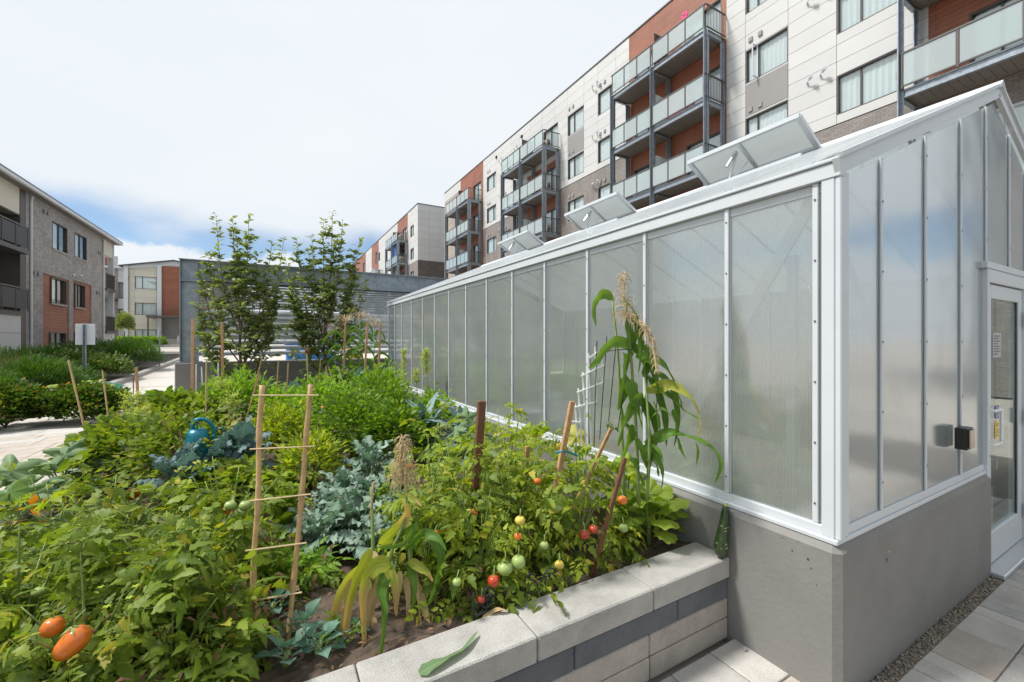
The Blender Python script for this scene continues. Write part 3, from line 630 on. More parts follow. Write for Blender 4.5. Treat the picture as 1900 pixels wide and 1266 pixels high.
# ---------------------------------------------------------------- main apartment building
B = thing('apartment_building', 'six storey white and grey brick apartment block with stacked steel balconies beside the greenhouse', 'building', (18.2, 20, G))
f = Facade('x', 18.2, -1, B)
lv = [1.45, 4.55, 7.65, 10.75, 13.85]            # deck levels (relative to eye)
part('wall_core', MB().box((18.45, -2.3, G), (30, 48.75, 17.6)), backing, B)
wr = [(a0, a1, z, z + 1.45) for (a0, a1) in ((9.42, 11.2), (5.85, 7.73), (22.34, 24.12), (19.3, 20.93), (35.13, 37.07), (32.3, 33.9)) for z in (14.33, 11.27, 8.3, 5.2)]
doors = [(a, a + 1.9, z, z + 2.1) for a in (12.35, 15.9, 25.3, 28.6, 38.4, 41.6, 2.4, .0) for z in lv]
H = wr + doors
f.panels([5.2, 5.85, 7.73, 9.42, 11.2, 12.1], 17.72, 7.98, .62, H, cladding)
f.panels([18.2, 19.3, 20.93, 22.34, 24.12, 25.7, 27.4, 29.1, 30.8, 32.3, 33.9, 35.13, 37.07, 37.9], 17.72, 10.92, .62, [h for h in H] + [(25., 29.6, 5, 13.3)], cladding)
gp = [(9.42, 11.2, 9.8, 11.24), (22.34, 24.12, 12.8, 14.3)]
f.wall('wall', (5.2, 18.2, G, 7.95), H + [(12.1, 18.2, G, 7.95)], brick_g, -.2, .02)
f.wall('wall', (18.2, 37.9, G, 10.88), H + [(25., 29.6, 5, 13.3)], brick_g, -.2, .02)
f.wall('wall', (-2.3, 5.2, G, 7.5), H, brick_g, -.2, .02)
f.wall('siding', (12.1, 18.2, G, 17.72), H, plank, -.2, .03)
f.wall('siding', (25., 29.6, 5., 13.3), H, plank, -.2, .03)
f.wall('siding', (-2.3, 5.2, 7.5, 17.72), H, plank, -.2, .03)
f.wall('siding', (37.9, 43.7, G, 17.75), H, plank, -.2, .03)
f.panels([43.7, 45.1, 46.4, 48.7], 16.6, 3., .75, H, cladding_tan); f.panels([43.7, 45.6, 48.7], 17.75, 16.62, .6, [], cladding)
f.wall('wall', (43.7, 48.75, G, 3.), H, brick_g, -.2, .02)
for g0 in gp: part('grey_panel', f.box(MB(), g0[0] + .01, g0[1] - .01, g0[2] + .03, g0[3] - .03, .03, .045), cladding_grey, B)
for a0, a1 in ((-2.3, 12.1), (12.1, 18.2), (18.2, 37.9), (37.9, 43.7), (43.7, 48.75)):
    part('parapet_cap', f.box(MB(), a0, a1, 17.725, 17.80, -.3, .07), rail_m if a0 > 12 else galv, B)
for h in wr:
    sp = (.62,) if h[0] == 5.85 else (.28,) if h[0] == 9.42 else (.36,)
    f.window(*h, split=(1 - sp[0],) if h[0] in (9.42, 22.34) else sp, open_=(1,) if (h[0], h[2]) in ((9.42, 11.27),) else None, sill=h[2] < 8 or (h[2] == 8.3 and h[0] > 18))
for h in doors:
    if h[0] < 6 and h[2] > 12: continue
    f.window(*h, split=(.34, .66) if h[0] < 5 else (.5,), depth=.1, blind=(.95 if (h[0] + h[2]) % 2 < 1.2 else .55), fm=frame_d if h[2] > 7 else white_metal)
for a in (11.25, 24.2, 20.98, 37.1, 33.95):
    for z in (16.1, 13.0, 9.95): f.vents(a - .8, z)
for a in (8.7, 21.4, 34.4, 31.6):
    for z in (16.3, 13.1, 10.0): f.lamp(a, z); f.lamp(a - .45, z + .05)
for a in (30.3, 34.9): part('roof_drain', f.box(MB(), a, a + .22, 16.9, 17.1, .03, .12), dark_room, B)
def ibeam(mb, p, q, w=.2, h=.2, t=.018, up=Vector((0, 0, 1))):
    p = Vector(p); q = Vector(q); Z = (q - p).normalized(); X = Z.cross(up)
    if X.length < 1e-3: X = Vector((0, 1, 0))
    X.normalize(); Y = Z.cross(X)
    for s in (-1, 1): mb.bar(p + Y * (s * (h / 2 - t / 2)), q + Y * (s * (h / 2 - t / 2)), w, t, up)
    mb.bar(p, q, t, h - 2 * t, up)
def balcony_stack(root, x0, x1, ys, levels, zbot, top=None, side_rail=True, n=3, detail=True):
    """x0 outer edge, x1 wall; ys column positions along y; decks at levels"""
    zt = top or max(levels) - .02
    for y in ys:
        mb = MB(); ibeam(mb, (x0, y, zbot), (x0, y, zt), .20, .2); part('column', mb, galv, root)
        mb = MB(); ibeam(mb, (x1 - .2, y, zbot), (x1 - .2, y, zt - .2), .18, .18); part('column', mb, galv, root)
        if detail:
            for z in levels:
                b = MB()
                for i in range(3):
                    for k in range(4): b.box((x0 - .115, y - .06 + i * .06, z + .35 + k * .06), (x0 - .1, y - .045 + i * .06, z + .365 + k * .06))
                part('bolt_plate', b, rail_m, root, kind='stuff')
    for z in levels:
        d = part('balcony', MB().box((x0 + .05, ys[0] + .05, z - .16), (x1 - .05, ys[-1] - .05, z - .06)).box((x0 - .02, ys[0] - .02, z - .03), (x1 - .02, ys[-1] + .02, z)), soffit_m, root)
        for a, b in zip(ys[:-1], ys[1:]):
            mb = MB(); ibeam(mb, (x0, a + .1, z - .15), (x0, b - .1, z - .15), .12, .24, .016); part('edge_beam', mb, galv, d)
        for y in ys:
            mb = MB(); ibeam(mb, (x0 + .1, y, z - .15), (x1 - .3, y, z - .15), .12, .24, .016); part('edge_beam', mb, galv, d)
        if detail and z < 15:
            k = ys[0] + .2
            while k < ys[-1] - .1: part('soffit_board', MB().box((x0 + .08, k, z - .172), (x1 - .08, k + .19, z - .16)), soffit_m, d); k += .2 if ys[0] < 20 else .6
        mb = MB(); gl = []
        for a, b in zip(ys[:-1], ys[1:]):
            for i in range(n):
                p, q = a + .06 + (b - a - .12) * i / n, a + .06 + (b - a - .12) * (i + 1) / n; gl.append((p + .04, q - .04)); mb.box((x0 - .11, p - .022, z), (x0 - .065, p + .022, z + 1.05))
            mb.box((x0 - .11, b - .085, z), (x0 - .065, b - .04, z + 1.05))
        mb.box((x0 - .12, ys[0] - .02, z + 1.05), (x0 - .05, ys[-1] + .02, z + 1.10)); mb.box((x0 - .11, ys[0] - .02, z + .05), (x0 - .07, ys[-1] + .02, z + .09)); part('handrail', mb, rail_m, d)
        for p, q in gl: part('glass_panel', MB().box((x0 - .096, p, z + .10), (x0 - .082, q, z + 1.04)), rail_glass, d)
        if side_rail:
            mb = MB(); mb.box((x0 - .05, ys[0] - .06, z + 1.05), (x1 - .05, ys[0] - .01, z + 1.1)); mb.box((x0 - .05, ys[0] - .06, z + .06), (x1 - .05, ys[0] - .01, z + .1)); part('side_rail', mb, rail_m, d)
            for i in range(12): part('baluster', MB().box((x0 + .02 + i * (x1 - x0 - .1) / 12, ys[0] - .045, z + .1), (x0 + .045 + i * (x1 - x0 - .1) / 12, ys[0] - .025, z + 1.05)), rail_m, d)
        if len(ys) > 2: part('privacy_screen', MB().box((x0 + .1, ys[1] - .02, z + .1), (x1 - .25, ys[1] + .02, z + 1.75), .0), frame_d if z > 13 else rail_glass, d)
balcony_stack(B, 16.8, 18.17, [12.15, 15.2, 18.1], lv, G)
balcony_stack(B, 16.8, 18.17, [25.05, 28.3, 31.3], lv, G)
balcony_stack(B, 16.8, 18.17, [38.2, 41.2, 44.4], lv, G)
balcony_stack(B, 16.8, 18.17, [-2.1, 1.7, 5.45], [7.65, 10.75], G, top=16., side_rail=False, n=3)
def ac_unit(x, y, z, label, sx=.32, sy=.82, sz=.62, grp='air conditioners on the balconies'):
    t = thing('air_conditioner', label, 'air conditioner', (x, y, z), grp)
    part('casing', MB().box((x - sx / 2, y - sy / 2, z + .06), (x + sx / 2, y + sy / 2, z + .06 + sz), .02), M_ac, t)
    mb = MB(); c = Vector((x, y - sy / 2 - .012, z + .06 + sz / 2))
    mb.tube([(x, y - sy / 2 - .004, c.z), (x, y - sy / 2 - .02, c.z)], .13, 16); part('fan_grille', mb, rail_m, t)
    mb = MB(); mb.tube([(x - sx / 2 - .004, y, c.z), (x - sx / 2 - .02, y, c.z)], .24, 16); part('fan_grille', mb, rail_m, t)
    part('feet', MB().box((x - sx / 2, y - .3, z), (x + sx / 2, y - .24, z + .06)).box((x - sx / 2, y + .24, z), (x + sx / 2, y + .3, z + .06)), rail_m, t, kind='stuff')
M_ac = M('ac_casing', (.50, .47, .40), .5, 0, .05, 4, bump=0)
for z, w in ((13.85, 'top'), (10.75, 'second from the top'), (7.65, 'third from the top')): ac_unit(17.4, 25.75, z, 'beige air conditioner on the %s balcony of the middle steel stack' % w)
def soft_cover(name, c, hx, hy, h, m, label, cat, seed):
    r = random.Random(seed); t = thing(name, label, cat, c); mb = MB(); n = 22; vs = []
    for k, (q, z) in enumerate(((1.15, 0), (1.06, .3), (1., .62), (.9, .88), (.6, 1.), (.2, 1.03))):
        for i in range(n):
            a = 2 * math.pi * i / n; w = 1 + (.09 * math.sin(5 * a + seed) * (1 - z) + .05 * math.sin(9 * a))
            vs.append((c[0] + hx * q * w * math.copysign(abs(math.cos(a)) ** .6, math.cos(a)), c[1] + hy * q * w * math.copysign(abs(math.sin(a)) ** .6, math.sin(a)), c[2] + h * z + .02))
    fs = [(k * n + i, k * n + (i + 1) % n, (k + 1) * n + (i + 1) % n, (k + 1) * n + i) for k in range(5) for i in range(n)] + [tuple(range(5 * n, 6 * n))]
    mb.add(vs, fs); part('cover', mb, m, t, True)
    mb = MB(); mb.tube([(c[0] + hx * 1.17 * math.cos(2 * math.pi * i / 16), c[1] + hy * 1.17 * math.sin(2 * math.pi * i / 16), c[2] + .02) for i in range(17)], .012, 4); part('hem', mb, m, t)
pink = M('pink_cloth', (.62, .25, .30), .8, 0, .08, 5, bump=.1); grey_cl = M('grey_cloth', (.35, .37, .40), .8, 0, .08, 5, bump=.1); hot = M('hot_pink', (.75, .04, .22), .6, bump=0)
soft_cover('covered_chair', (17.2, 13.7, 10.76), .3, .55, .85, pink, 'balcony seat draped in pink cloth behind frosted glass panels', 'covered chair', 3)
soft_cover('covered_table', (17.2, 16.1, 7.66), .3, .6, .75, grey_cl, 'grey draped table on the lower near balcony behind frosted glass', 'covered table', 5)
soft_cover('white_bag', (17.1, 13.3, 13.86), .2, .25, .75, white_pl, 'white bag standing behind the top near balcony glass', 'bag', 9)
t = thing('pinwheel', 'bright pink flower pinwheel poking above the top near balcony rail', 'pinwheel', (16.7, 13.2, 14.9)); mb = MB(); mb.tube([(16.75, 13.25, 14.2), (16.72, 13.22, 15.1)], .012, 5); part('stick', mb, white_pl, t)
for i in range(6):
    a = i * 1.05; q = Vector((16.7, 13.2 + .11 * math.cos(a), 15.1 + .11 * math.sin(a))); mb = MB(); mb.tube([q + Vector((-.02, 0, 0)), q + Vector((.02, 0, 0))], .07, 8); part('petal', mb, hot, t)
# ---------------------------------------------------------------- far wing of the block
B2 = thing('apartment_building', 'distant white and dark brick apartment wing with a blank gable wall beyond the louvred screen', 'building', (16.5, 60, G))
f2 = Facade('x', 16.5, -1, B2); fe = Facade('y', 54., -1, B2)
def Xs(u, v, x=16.5): return at(u, v, x=x)
part('wall_core', MB().box((16.7, 54.2, G), (26, 130, 17.6)), backing, B2)
ya = Xs(757, 400).y; yb = Xs(738, 410).y; yc = Xs(703, 440).y; yd = Xs(690, 450).y; ye = Xs(679, 460).y; yf = Xs(655, 480).y
ww = [(Xs(768, 0 + 430).y, Xs(762, 430).y, z, z + 1.5) for z in (14.0, 10.9, 7.8, 4.7)] + [(y0, y0 + 1.8, z, z + 1.5) for y0 in (yb + 1.5, yb + 12) for z in (14., 10.9, 7.8)]
dd2 = [(y0, y0 + 2., z, z + 2.1) for y0 in (ya + .6, yc + .6, ye + 1.) for z in lv[1:]]
f2.panels([54.0, ww[0][0], ww[0][1], ya], 17.72, 10.4, .9, ww + dd2, cladding)
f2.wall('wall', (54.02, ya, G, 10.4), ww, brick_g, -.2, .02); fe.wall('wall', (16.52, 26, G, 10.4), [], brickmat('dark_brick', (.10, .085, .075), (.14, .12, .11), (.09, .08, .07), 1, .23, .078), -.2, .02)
fe.panels([16.5, 18., 19.5, 21., 22.5], 17.72, 10.42, .9, [], cladding)
f2.wall('siding', (ya, yb, G, 17.72), dd2, plank, -.2, .03); f2.panels([yb, yb + 1.5, yb + 3.3, yb + 7, yb + 12, yb + 13.8, yc], 17.72, 8., .9, ww, cladding); f2.wall('wall', (yb, yc, G, 8.), ww, brick_g, -.2, .02)
f2.wall('siding', (yc, yd, G, 17.72), dd2, plank, -.2, .03); f2.panels([yd, (yd + ye) / 2, ye], 17.72, 8., .9, [], cladding); f2.wall('siding', (ye, yf, G, 17.72), dd2, plank, -.2, .03); f2.panels([yf, yf + 6, 125], 17.72, 8., 1.2, [], cladding)
part('parapet_cap', f2.box(MB(), 53.9, 130, 17.725, 17.82, -.3, .08), rail_m, B2); part('parapet_cap', fe.box(MB(), 16.5, 26, 17.726, 17.82, -.3, .08), rail_m, B2)
for h in ww: f2.window(*h)
for h in dd2: f2.window(*h, split=(.5,))
balcony_stack(B2, 15.1, 16.47, [ya, (ya + yb) / 2 + .4, yb + 1.3], lv[1:], G, detail=False)
balcony_stack(B2, 15.1, 16.47, [yc - 4., yc - .5, yc + 3], lv[1:-1], G, detail=False)
balcony_stack(B2, 15.1, 16.47, [ye - 6, ye - 1, ye + 4], lv[1:-1], G, detail=False)
for y, z, l in ((ya + .7, 13.85, 'white air conditioner on the top balcony of the far wing'), (ya + .7, 10.75, 'white air conditioner one balcony below the top of the far wing'), (ya + .7, 7.65, 'lowest visible air conditioner of the near stack on the far wing'), (yc - 3.3, 10.75, 'air conditioner on the top deck of the farther stack of the far wing'), (yc - 3.3, 7.65, 'air conditioner on the second deck of the farther stack of the far wing')):
    ac_unit(15.7, y, z, l, .5, 1.0, .8)
t = thing('balcony_blind', 'blue cloth blind hung under the top balcony of the far wing', 'blind', (15.5, ya + 3, 12)); part('cloth', MB().box((15.3, ya + 2, 11.9), (15.34, ya + 5, 13.6)), M('blue_cloth', (.03, .12, .36), .8, bump=0), t); part('batten', MB().box((15.28, ya + 2, 13.6), (15.36, ya + 5, 13.67)), rail_m, t)
# ---------------------------------------------------------------- brick townhouse on the left
T = thing('townhouse', 'three storey grey brick townhouse with orange window bays and white downpipes', 'house', (-10.4, 34, -.9)); GL = -1.5
ft = Facade('x', -10.4, 1, T)
part('wall_core', MB().box((-20, 20.5, GL), (-11.6, 29., 7.2)).box((-20, 29.001, GL), (-10.75, 40.2, 7.2)).box((-20, 40.201, GL), (-11.7, 42.4, 7.2)), backing, T)
wu = [(32.3, 34.25, 4.98, 6.5), (35.3, 37.2, 5.05, 6.55), (32.2, 34.15, 2.0, 3.42), (35.4, 36.95, 2.0, 3.45), (32.1, 34.1, -1.2, .42), (35.4, 37., -.95, .5)]
op = [(31.25, 34.5, -1.5, 3.5), (35.1, 38.0, -1.5, 3.6)]
ft.wall('wall', (29.5, 40.1, GL, 7.3), wu[:2] + op, brick_l, -.3, 0)
for o_ in op: ft.wall('siding', o_, wu[2:], plank, -.3, -.05)
for h in wu: ft.window(*h, split=(.5,), depth=.08 if h[2] > 4 else .12, blind=.55 if h[2] > -.5 else 0, sill=h[2] > -.5)
wc = MB(); 
for i in range(7): ft.box(wc, 32.2, 34., -1.1 + i * .2, -1.08 + i * .2, -.2, -.19)
for i in range(5): ft.box(wc, 32.3 + i * .4, 32.32 + i * .4, -1.1, .35, -.2, -.19)
part('window_grid', wc, white_metal, T, kind='stuff')
ft.vents(30.15, 3.25); ft.vents(31.2, 6.6); ft.vents(38.9, 3.1); ft.vents(39.2, 5.9)
ft.lamp(34.5, 3.75); ft.lamp(35.6, 3.85)
fr_ = Facade('x', -11.5, 1, T)       # recessed balcony bay at the near end
part('wall', ft.box(MB(), 28.95, 29.5, GL, 7.3, -1.1, 0), frame_d, T); fr_.panels([20.5, 22.5, 24.5, 26.7, 28.95], 7.2, 1.5, .8, [], cream)
ft.panels([20.5, 23.3, 26.1, 28.94], 1.32, GL, 1., [], M('white_boarding', (.60, .61, .60), .6, 0, .03, 1, rnd=.02, bump=0))
part('fascia', ft.box(MB(), 20.5, 28.94, 5.95, 7.2, -.3, -.02), cream, T)
part('soffit', ft.box(MB(), 20.5, 28.94, 5.9, 5.95, -1.1, -.02), soffit_m, T)
for z in (4.25, 1.35):
    d = part('balcony', ft.box(MB(), 20.5, 28.9, z - .2, z, -1.1, .35 if z > 4 else .1), rail_m, T)
    q = MB(); ft.box(q, 20.5, 28.9, z + 1.02, z + 1.08, .27, .33)
    for k in range(8): ft.box(q, 20.9 + k * 1.13, 20.95 + k * 1.13, z, z + 1.02, .28, .32)
    part('handrail', q, rail_m, d)
    for k in range(7): part('glass_panel', ft.box(MB(), 21. + k * 1.13, 21.98 + k * 1.13, z + .1, z + .98, .29, .31), smoked, d)
for y in (29.85, 40.15):
    mb = MB(); mb.tube([ft.p(y, 7.1, .1), ft.p(y, 6.8, .06), ft.p(y, GL, .06)], .055, 8); part('downpipe', mb, white_metal, T)
# far bay beyond the second pipe
ft.panels([40.3, 42.4], .6, GL, .8, [], cladding); fr2 = Facade('x', -11.6, 1, T); fr2.panels([40.3, 42.4], 7.0, .6, .9, [], cream); part('fascia', ft.box(MB(), 40.3, 42.4, 6.1, 7.2, -.3, -.02), cream, T)
for z in (3.7, .65):
    d = part('balcony', ft.box(MB(), 40.3, 42.3, z - .18, z, -1.1, .2), rail_m, T); q = MB(); ft.box(q, 40.3, 42.3, z + 1., z + 1.06, .12, .18)
    for k in range(14): ft.box(q, 40.32 + k * .14, 40.35 + k * .14, z, z + 1., .13, .16)
    part('handrail', q, rail_m, d, kind='stuff')
part('corner_post', ft.box(MB(), 42.42, 42.6, GL, 7.2, -.3, 0.02), white_metal, T)
part('roof', MB().prism([(-9.95, 20.3, 7.35), (-9.95, 42.9, 7.35), (-15.5, 42.9, 8.3), (-15.5, 20.3, 8.3)], (0, 0, .08)), M('roof_grey', (.16, .17, .18), .6), T)
part('gutter', ft.box(MB(), 20.3, 42.9, 7.2, 7.36, .3, .46, .02), white_metal, T); part('eave_soffit', ft.box(MB(), 20.3, 42.9, 7.19, 7.23, -.3, .3), soffit_m, T)
# ---------------------------------------------------------------- far houses
Hs = thing('townhouse', 'cream and orange townhouse with white pilasters at the end of the road', 'house', (-11, 60, -.75)); fh = Facade('y', 60., -1, Hs); GF = -.75
part('wall_core', MB().box((-13.9, 60.3, GF), (-4., 70, 7.3)), backing, Hs)
part('wall', MB().prism([fh.p(-13.85, 7.0, -.02), fh.p(-8.7, 7.0, -.02), fh.p(-8.7, 8.3, -.02), fh.p(-9.6, 8.4, -.02), fh.p(-13.85, 7.65, -.02)], (0, .1, 0)), cream, Hs)
def poly_wall(name, pts, m, d0, d1):
    part(name, MB().prism([fh.p(a, z, d1) for a, z in pts], (0, d1 - d0, 0)), m, Hs)
wf = [(-12.95, -11.12, 5.55, 6.9), (-12.95, -11.12, 2.72, 4.05), (-12.95, -11.12, -.25, 1.15)]
fh.panels([-13.4, -12.95, -11.12, -11.0], 7.6, GF, .75, wf, cream); fh.wall('siding', (-10.68, -8.7, 2.6, 8.2), [], plank, -.3, .02); fh.wall('siding', (-8.7, -4., GF, 8.0), [], plank, -.3, .02)
fh.wall('siding', (-11., -8.7, GF, 2.58), [(-10.35, -9.55, GF, 1.7)], plank, -.9, -.6)
part('door', fh.box(MB(), -10.33, -9.57, GF, 1.68, -.75, -.7, .01), cladding_grey, Hs)
for a in (-13.82, -11.02): part('pilaster', fh.box(MB(), a, a + .36, GF, 8.0 if a < -12 else 8.3, .0, .25), white_metal, Hs)
poly_wall('gable_band', [(-13.9, 7.6), (-13.9, 7.95), (-9.6, 8.85), (-8.2, 8.6), (-8.2, 8.2), (-9.6, 8.35)], white_metal, 0, .12)
part('roof', MB().prism([fh.p(-14.2, 7.95, .5), fh.p(-9.55, 8.92, .5), fh.p(-4., 7.9, .5), fh.p(-4., 7.8, .5), fh.p(-9.55, 8.82, .5), fh.p(-14.2, 7.85, .5)], (0, 9, 0)), M('roof_dark', (.06, .065, .075), .6), Hs)
for h in wf: fh.window(*h, split=(.34,), depth=.08)
part('canopy', fh.box(MB(), -11.6, -8.3, 2.4, 2.6, -.1, 2.2), rail_m, Hs); part('canopy_post', fh.box(MB(), -11.5, -11.38, GF, 2.4, 2., 2.12), rail_m, Hs)
st = thing('entrance_steps', 'concrete steps with metal handrails up to the orange townhouse door', 'steps', (-9.8, 57.5, GF))
for k in range(5): part('step', MB().box((-10.4, 56.8 + k * .3, GF), (-8.8, 57.1 + k * .3, GF + .17 * (k + 1)), .01), kerb_m, st)
for x in (-10.45, -8.8):
    q = MB()
    for k in range(7): q.bar((x - (x > -10) * 0, 56.8 + k * .25, GF + .1 * k), (x, 56.8 + k * .25, GF + .9 + .12 * k), .03)
    q.bar((x, 56.8, GF + .9), (x, 58.4, GF + 1.66), .04); part('handrail', q, alu, st)
H2 = thing('townhouse', 'pale townhouse with an orange gable peeking out behind the grey brick one', 'house', (-17, 68, -.75)); fg = Facade('y', 68., -1, H2)
part('wall_core', MB().box((-24, 68.3, GF), (-14.6, 78, 8.6)), backing, H2); fg.wall('wall', (-24, -16.2, GF, 8.6), [], cladding_grey, -.3, 0); fg.wall('siding', (-18.6, -17.2, 8.65, 10.4), [], plank, -.3, 0); fg.wall('wall', (-17.18, -16.3, 8.65, 10.1), [], cladding, -.3, 0.01)
fg.panels([-16.2, -14.6], 8.6, GF, .9, [(-16.2, -15.4, 5., 7.), (-16.2, -15.4, 1.7, 3.8)], cladding)
for z in (5., 1.7): fg.window(-17.6, -16.3, z, z + 2.1, split=(.5,)); part('balcony', fg.box(MB(), -18, -16.2, z - .3, z - .1, 0, 1.4), rail_m, H2)
part('roof', MB().prism([fg.p(-24.2, 8.62, .4), fg.p(-14.3, 8.62, .4), fg.p(-14.3, 8.85, .4), fg.p(-24.2, 8.85, .4)], (0, 9, 0)), white_metal, H2)
H3 = thing('townhouse', 'long low row of pale houses far off between the screen and the apartment wing', 'house', (0, 90, -.75)); f3 = Facade('y', 90., -1, H3)
part('wall_core', MB().box((-8, 90.3, GF), (22, 96, 2.6)), backing, H3); f3.panels([-8, -4, 0, 4, 8, 12, 16, 20, 22], 2.6, GF, 1.1, [(-3.5, -1.5, .3, 1.6), (4.5, 6.5, .3, 1.6)], cladding); part('roof', f3.box(MB(), -8.3, 22.3, 2.6, 2.85, -6, .4), rail_m, H3)
for a in (-3.5, 4.5): f3.window(a, a + 2, .3, 1.6)
# ---------------------------------------------------------------- louvred steel screen
LS = thing('louvre_screen', 'galvanised steel louvre screen on a low concrete wall behind the young trees', 'screen', (1.3, 11, G))
mb = MB(); mb.box((-1.655, 10.9, -.45), (-1.64, 11.1, 1.66)); mb.box((-1.37, 10.9, -.45), (-1.355, 11.1, 1.66)); mb.box((-1.64, 10.99, -.45), (-1.37, 11.01, 1.66)); part('post', mb, galv, LS)
part('base_plate', MB().box((-1.72, 10.82, -.465), (-1.3, 11.18, -.45)), galv, LS); part('stiffener', MB().box((-1.64, 10.9, 1.22), (-1.37, 10.99, 1.235)), galv, LS); part('cap_plate', MB().box((-1.67, 10.88, 1.66), (4.9, 11.12, 1.675)), galv, LS)
mb = MB(); mb.box((-1.35, 10.9, 1.24), (4.9, 11.1, 1.26)); mb.box((-1.35, 10.985, 1.26), (4.9, 11.0, 1.655)); part('top_beam', mb, galv, LS)
mb = MB(); mb.box((4.9, 10.9, -.45), (5.1, 11.1, 1.66)); part('post', mb, galv, LS)
z = 1.2
while z > .62:
    part('slat', MB().prism([(-1.34, 10.92, z), (-1.34, 11.0, z + .048), (-1.34, 11.01, z + .048), (-1.34, 11.01, z + .040), (-1.34, 10.93, z - .008), (-1.34, 10.92, z - .008)], (6.2, 0, 0)), galv_dark, LS); z -= .058
z = .58
while z > -.42:
    e_ = .022 if z > .05 else 0
    part('slat', MB().prism([(-1.34, 10.93, z - .03 - e_), (-1.34, 11.02, z + .05 + e_), (-1.34, 11.03, z + .05 + e_), (-1.34, 11.03, z + .04 + e_), (-1.34, 10.94, z - .04 - e_), (-1.34, 10.93, z - .04 - e_)], (6.2, 0, 0)), galv_dark, LS); z -= .125
part('concrete_base', MB().box((-1.72, 10.8, G), (7.3, 11.25, -.47), .02), concrete, LS)
t = thing('storage_bin', 'blue plastic bin half seen through the gaps of the louvre screen', 'bin', (1.0, 16, G)); part('body', MB().box((.4, 15.6, G + .1), (1.9, 16.6, G + 1.45), .05), M('blue_plastic', (.03, .16, .42), .4, bump=0), t); part('lid', MB().box((.35, 15.55, G + 1.45), (1.95, 16.65, G + 1.55), .03), M('blue_lid', (.02, .10, .30), .4, bump=0), t)
t = thing('storage_bin', 'yellow plastic bin half seen through the gaps of the louvre screen', 'bin', (2.5, 16, G)); part('body', MB().box((2.3, 15.6, G + .1), (2.8, 16.4, G + 1.5), .05), M('yellow_plastic', (.55, .36, .05), .5, bump=0), t); part('lid', MB().box((2.25, 15.55, G + 1.5), (2.85, 16.45, G + 1.6), .03), M('brown_lid', (.2, .12, .04), .5, bump=0), t)
# ---------------------------------------------------------------- greenhouse
GX, GY, GE, GW = 2.28, .97, 9.66, 7.14       # side plane, front plane, far end, other side
ZS, ZE, ZR = -.93, .82, 1.82; XR = 4.62; SL = (ZR - ZE) / (XR - GX)
GH = thing('greenhouse', 'white aluminium greenhouse with translucent polycarbonate walls on a painted concrete base', 'greenhouse', (GX, GY, G))
def roof_z(x): return ZE + (x - GX) * SL if x <= XR else ZR - (x - XR) * SL
# concrete base: west wall, front walls either side of the door, east and north walls
c = .035
def wall_prism(name, pts, z0, z1):
    """plan polygon extruded with a sloped top arris"""
    part(name, MB().prism([(x, y, z0) for x, y in pts], (0, 0, z1 - z0)), concrete, GH)
zt = ZS - .012
mb = MB(); xo, yo = GX - .065, GY - .04
P0 = [(xo, yo + .03), (xo + .03, yo), (4.38, yo), (4.38, yo + .2), (xo + .22, yo + .2), (xo + .22, GE + .1), (xo, GE + .1)]
P1 = [(xo + .025, yo + .04), (xo + .04, yo + .025), (4.37, yo + .025), (4.37, yo + .2), (xo + .22, yo + .2), (xo + .22, GE + .1), (xo + .025, GE + .1)]
zb = zt - .03; n = 7
vs = [(x, y, G - .1) for x, y in P0] + [(x, y, zb) for x, y in P0] + [(x, y, zt) for x, y in P1]
fs = [(i, (i + 1) % n, n + (i + 1) % n, n + i) for i in range(n)] + [(n + i, n + (i + 1) % n, 2 * n + (i + 1) % n, 2 * n + i) for i in range(n)] + [tuple(range(2 * n, 3 * n))]
mb.add(vs, fs); part('concrete_base', mb, concrete, GH)
part('concrete_base', MB().box((5.36, yo, G - .1), (GW + .1, yo + .2, zt), .02), concrete, GH); part('concrete_base', MB().box((GW - .1, yo + .201, G - .1), (GW + .1, GE + .1, zt), .02), concrete, GH); part('concrete_base', MB().box((xo + .221, GE - .1, G - .1), (GW - .101, GE + .1, zt - .002), .02), concrete, GH)
flo = part('floor', MB().box((GX + .16, GY + .17, G - .04), (GW - .11, GE - .11, G + .006)), M('greenhouse_floor', (.58, .52, .44), .8, 0, .1, 4, bump=.2), GH)
# scars and pits in the render coat
for a, b, s in ((2.50, -1.02, .012), (2.42, -1.04, .016),):
    pass
for px_, py_, sz in ((1499, 1038, .006), (1470, 1022, .005), (1480, 1005, .003), (1505, 1055, .004), (1515, 1086, .003), (1452, 998, .003)):
    q = at(px_, py_, x=xo - .001); mb = MB(); mb.tube([q, q + Vector((.004, 0, 0))], [sz, sz * .5], 7); part('pit', mb, frame_d, GH)
q = at(1650, 1022, y=yo - .0015); part('scrape_mark', MB().prism([q + Vector((-.022, 0, .012)), q + Vector((0, 0, -.012)), q + Vector((.024, 0, -.002)), q + Vector((.0, 0, -.004))], (0, .002, 0)), M('pink_scrape', (.50, .33, .31), .8, bump=0), GH)
q = at(1645, 1040, y=yo - .0015); mb = MB(); mb.tube([q + Vector((.006 * math.cos(a), 0, .010 * math.sin(a))) for a in (2.6, 1.6, .6, -.4, -1.2)], .0016, 4); part('wire_hook', mb, frame_d, GH)
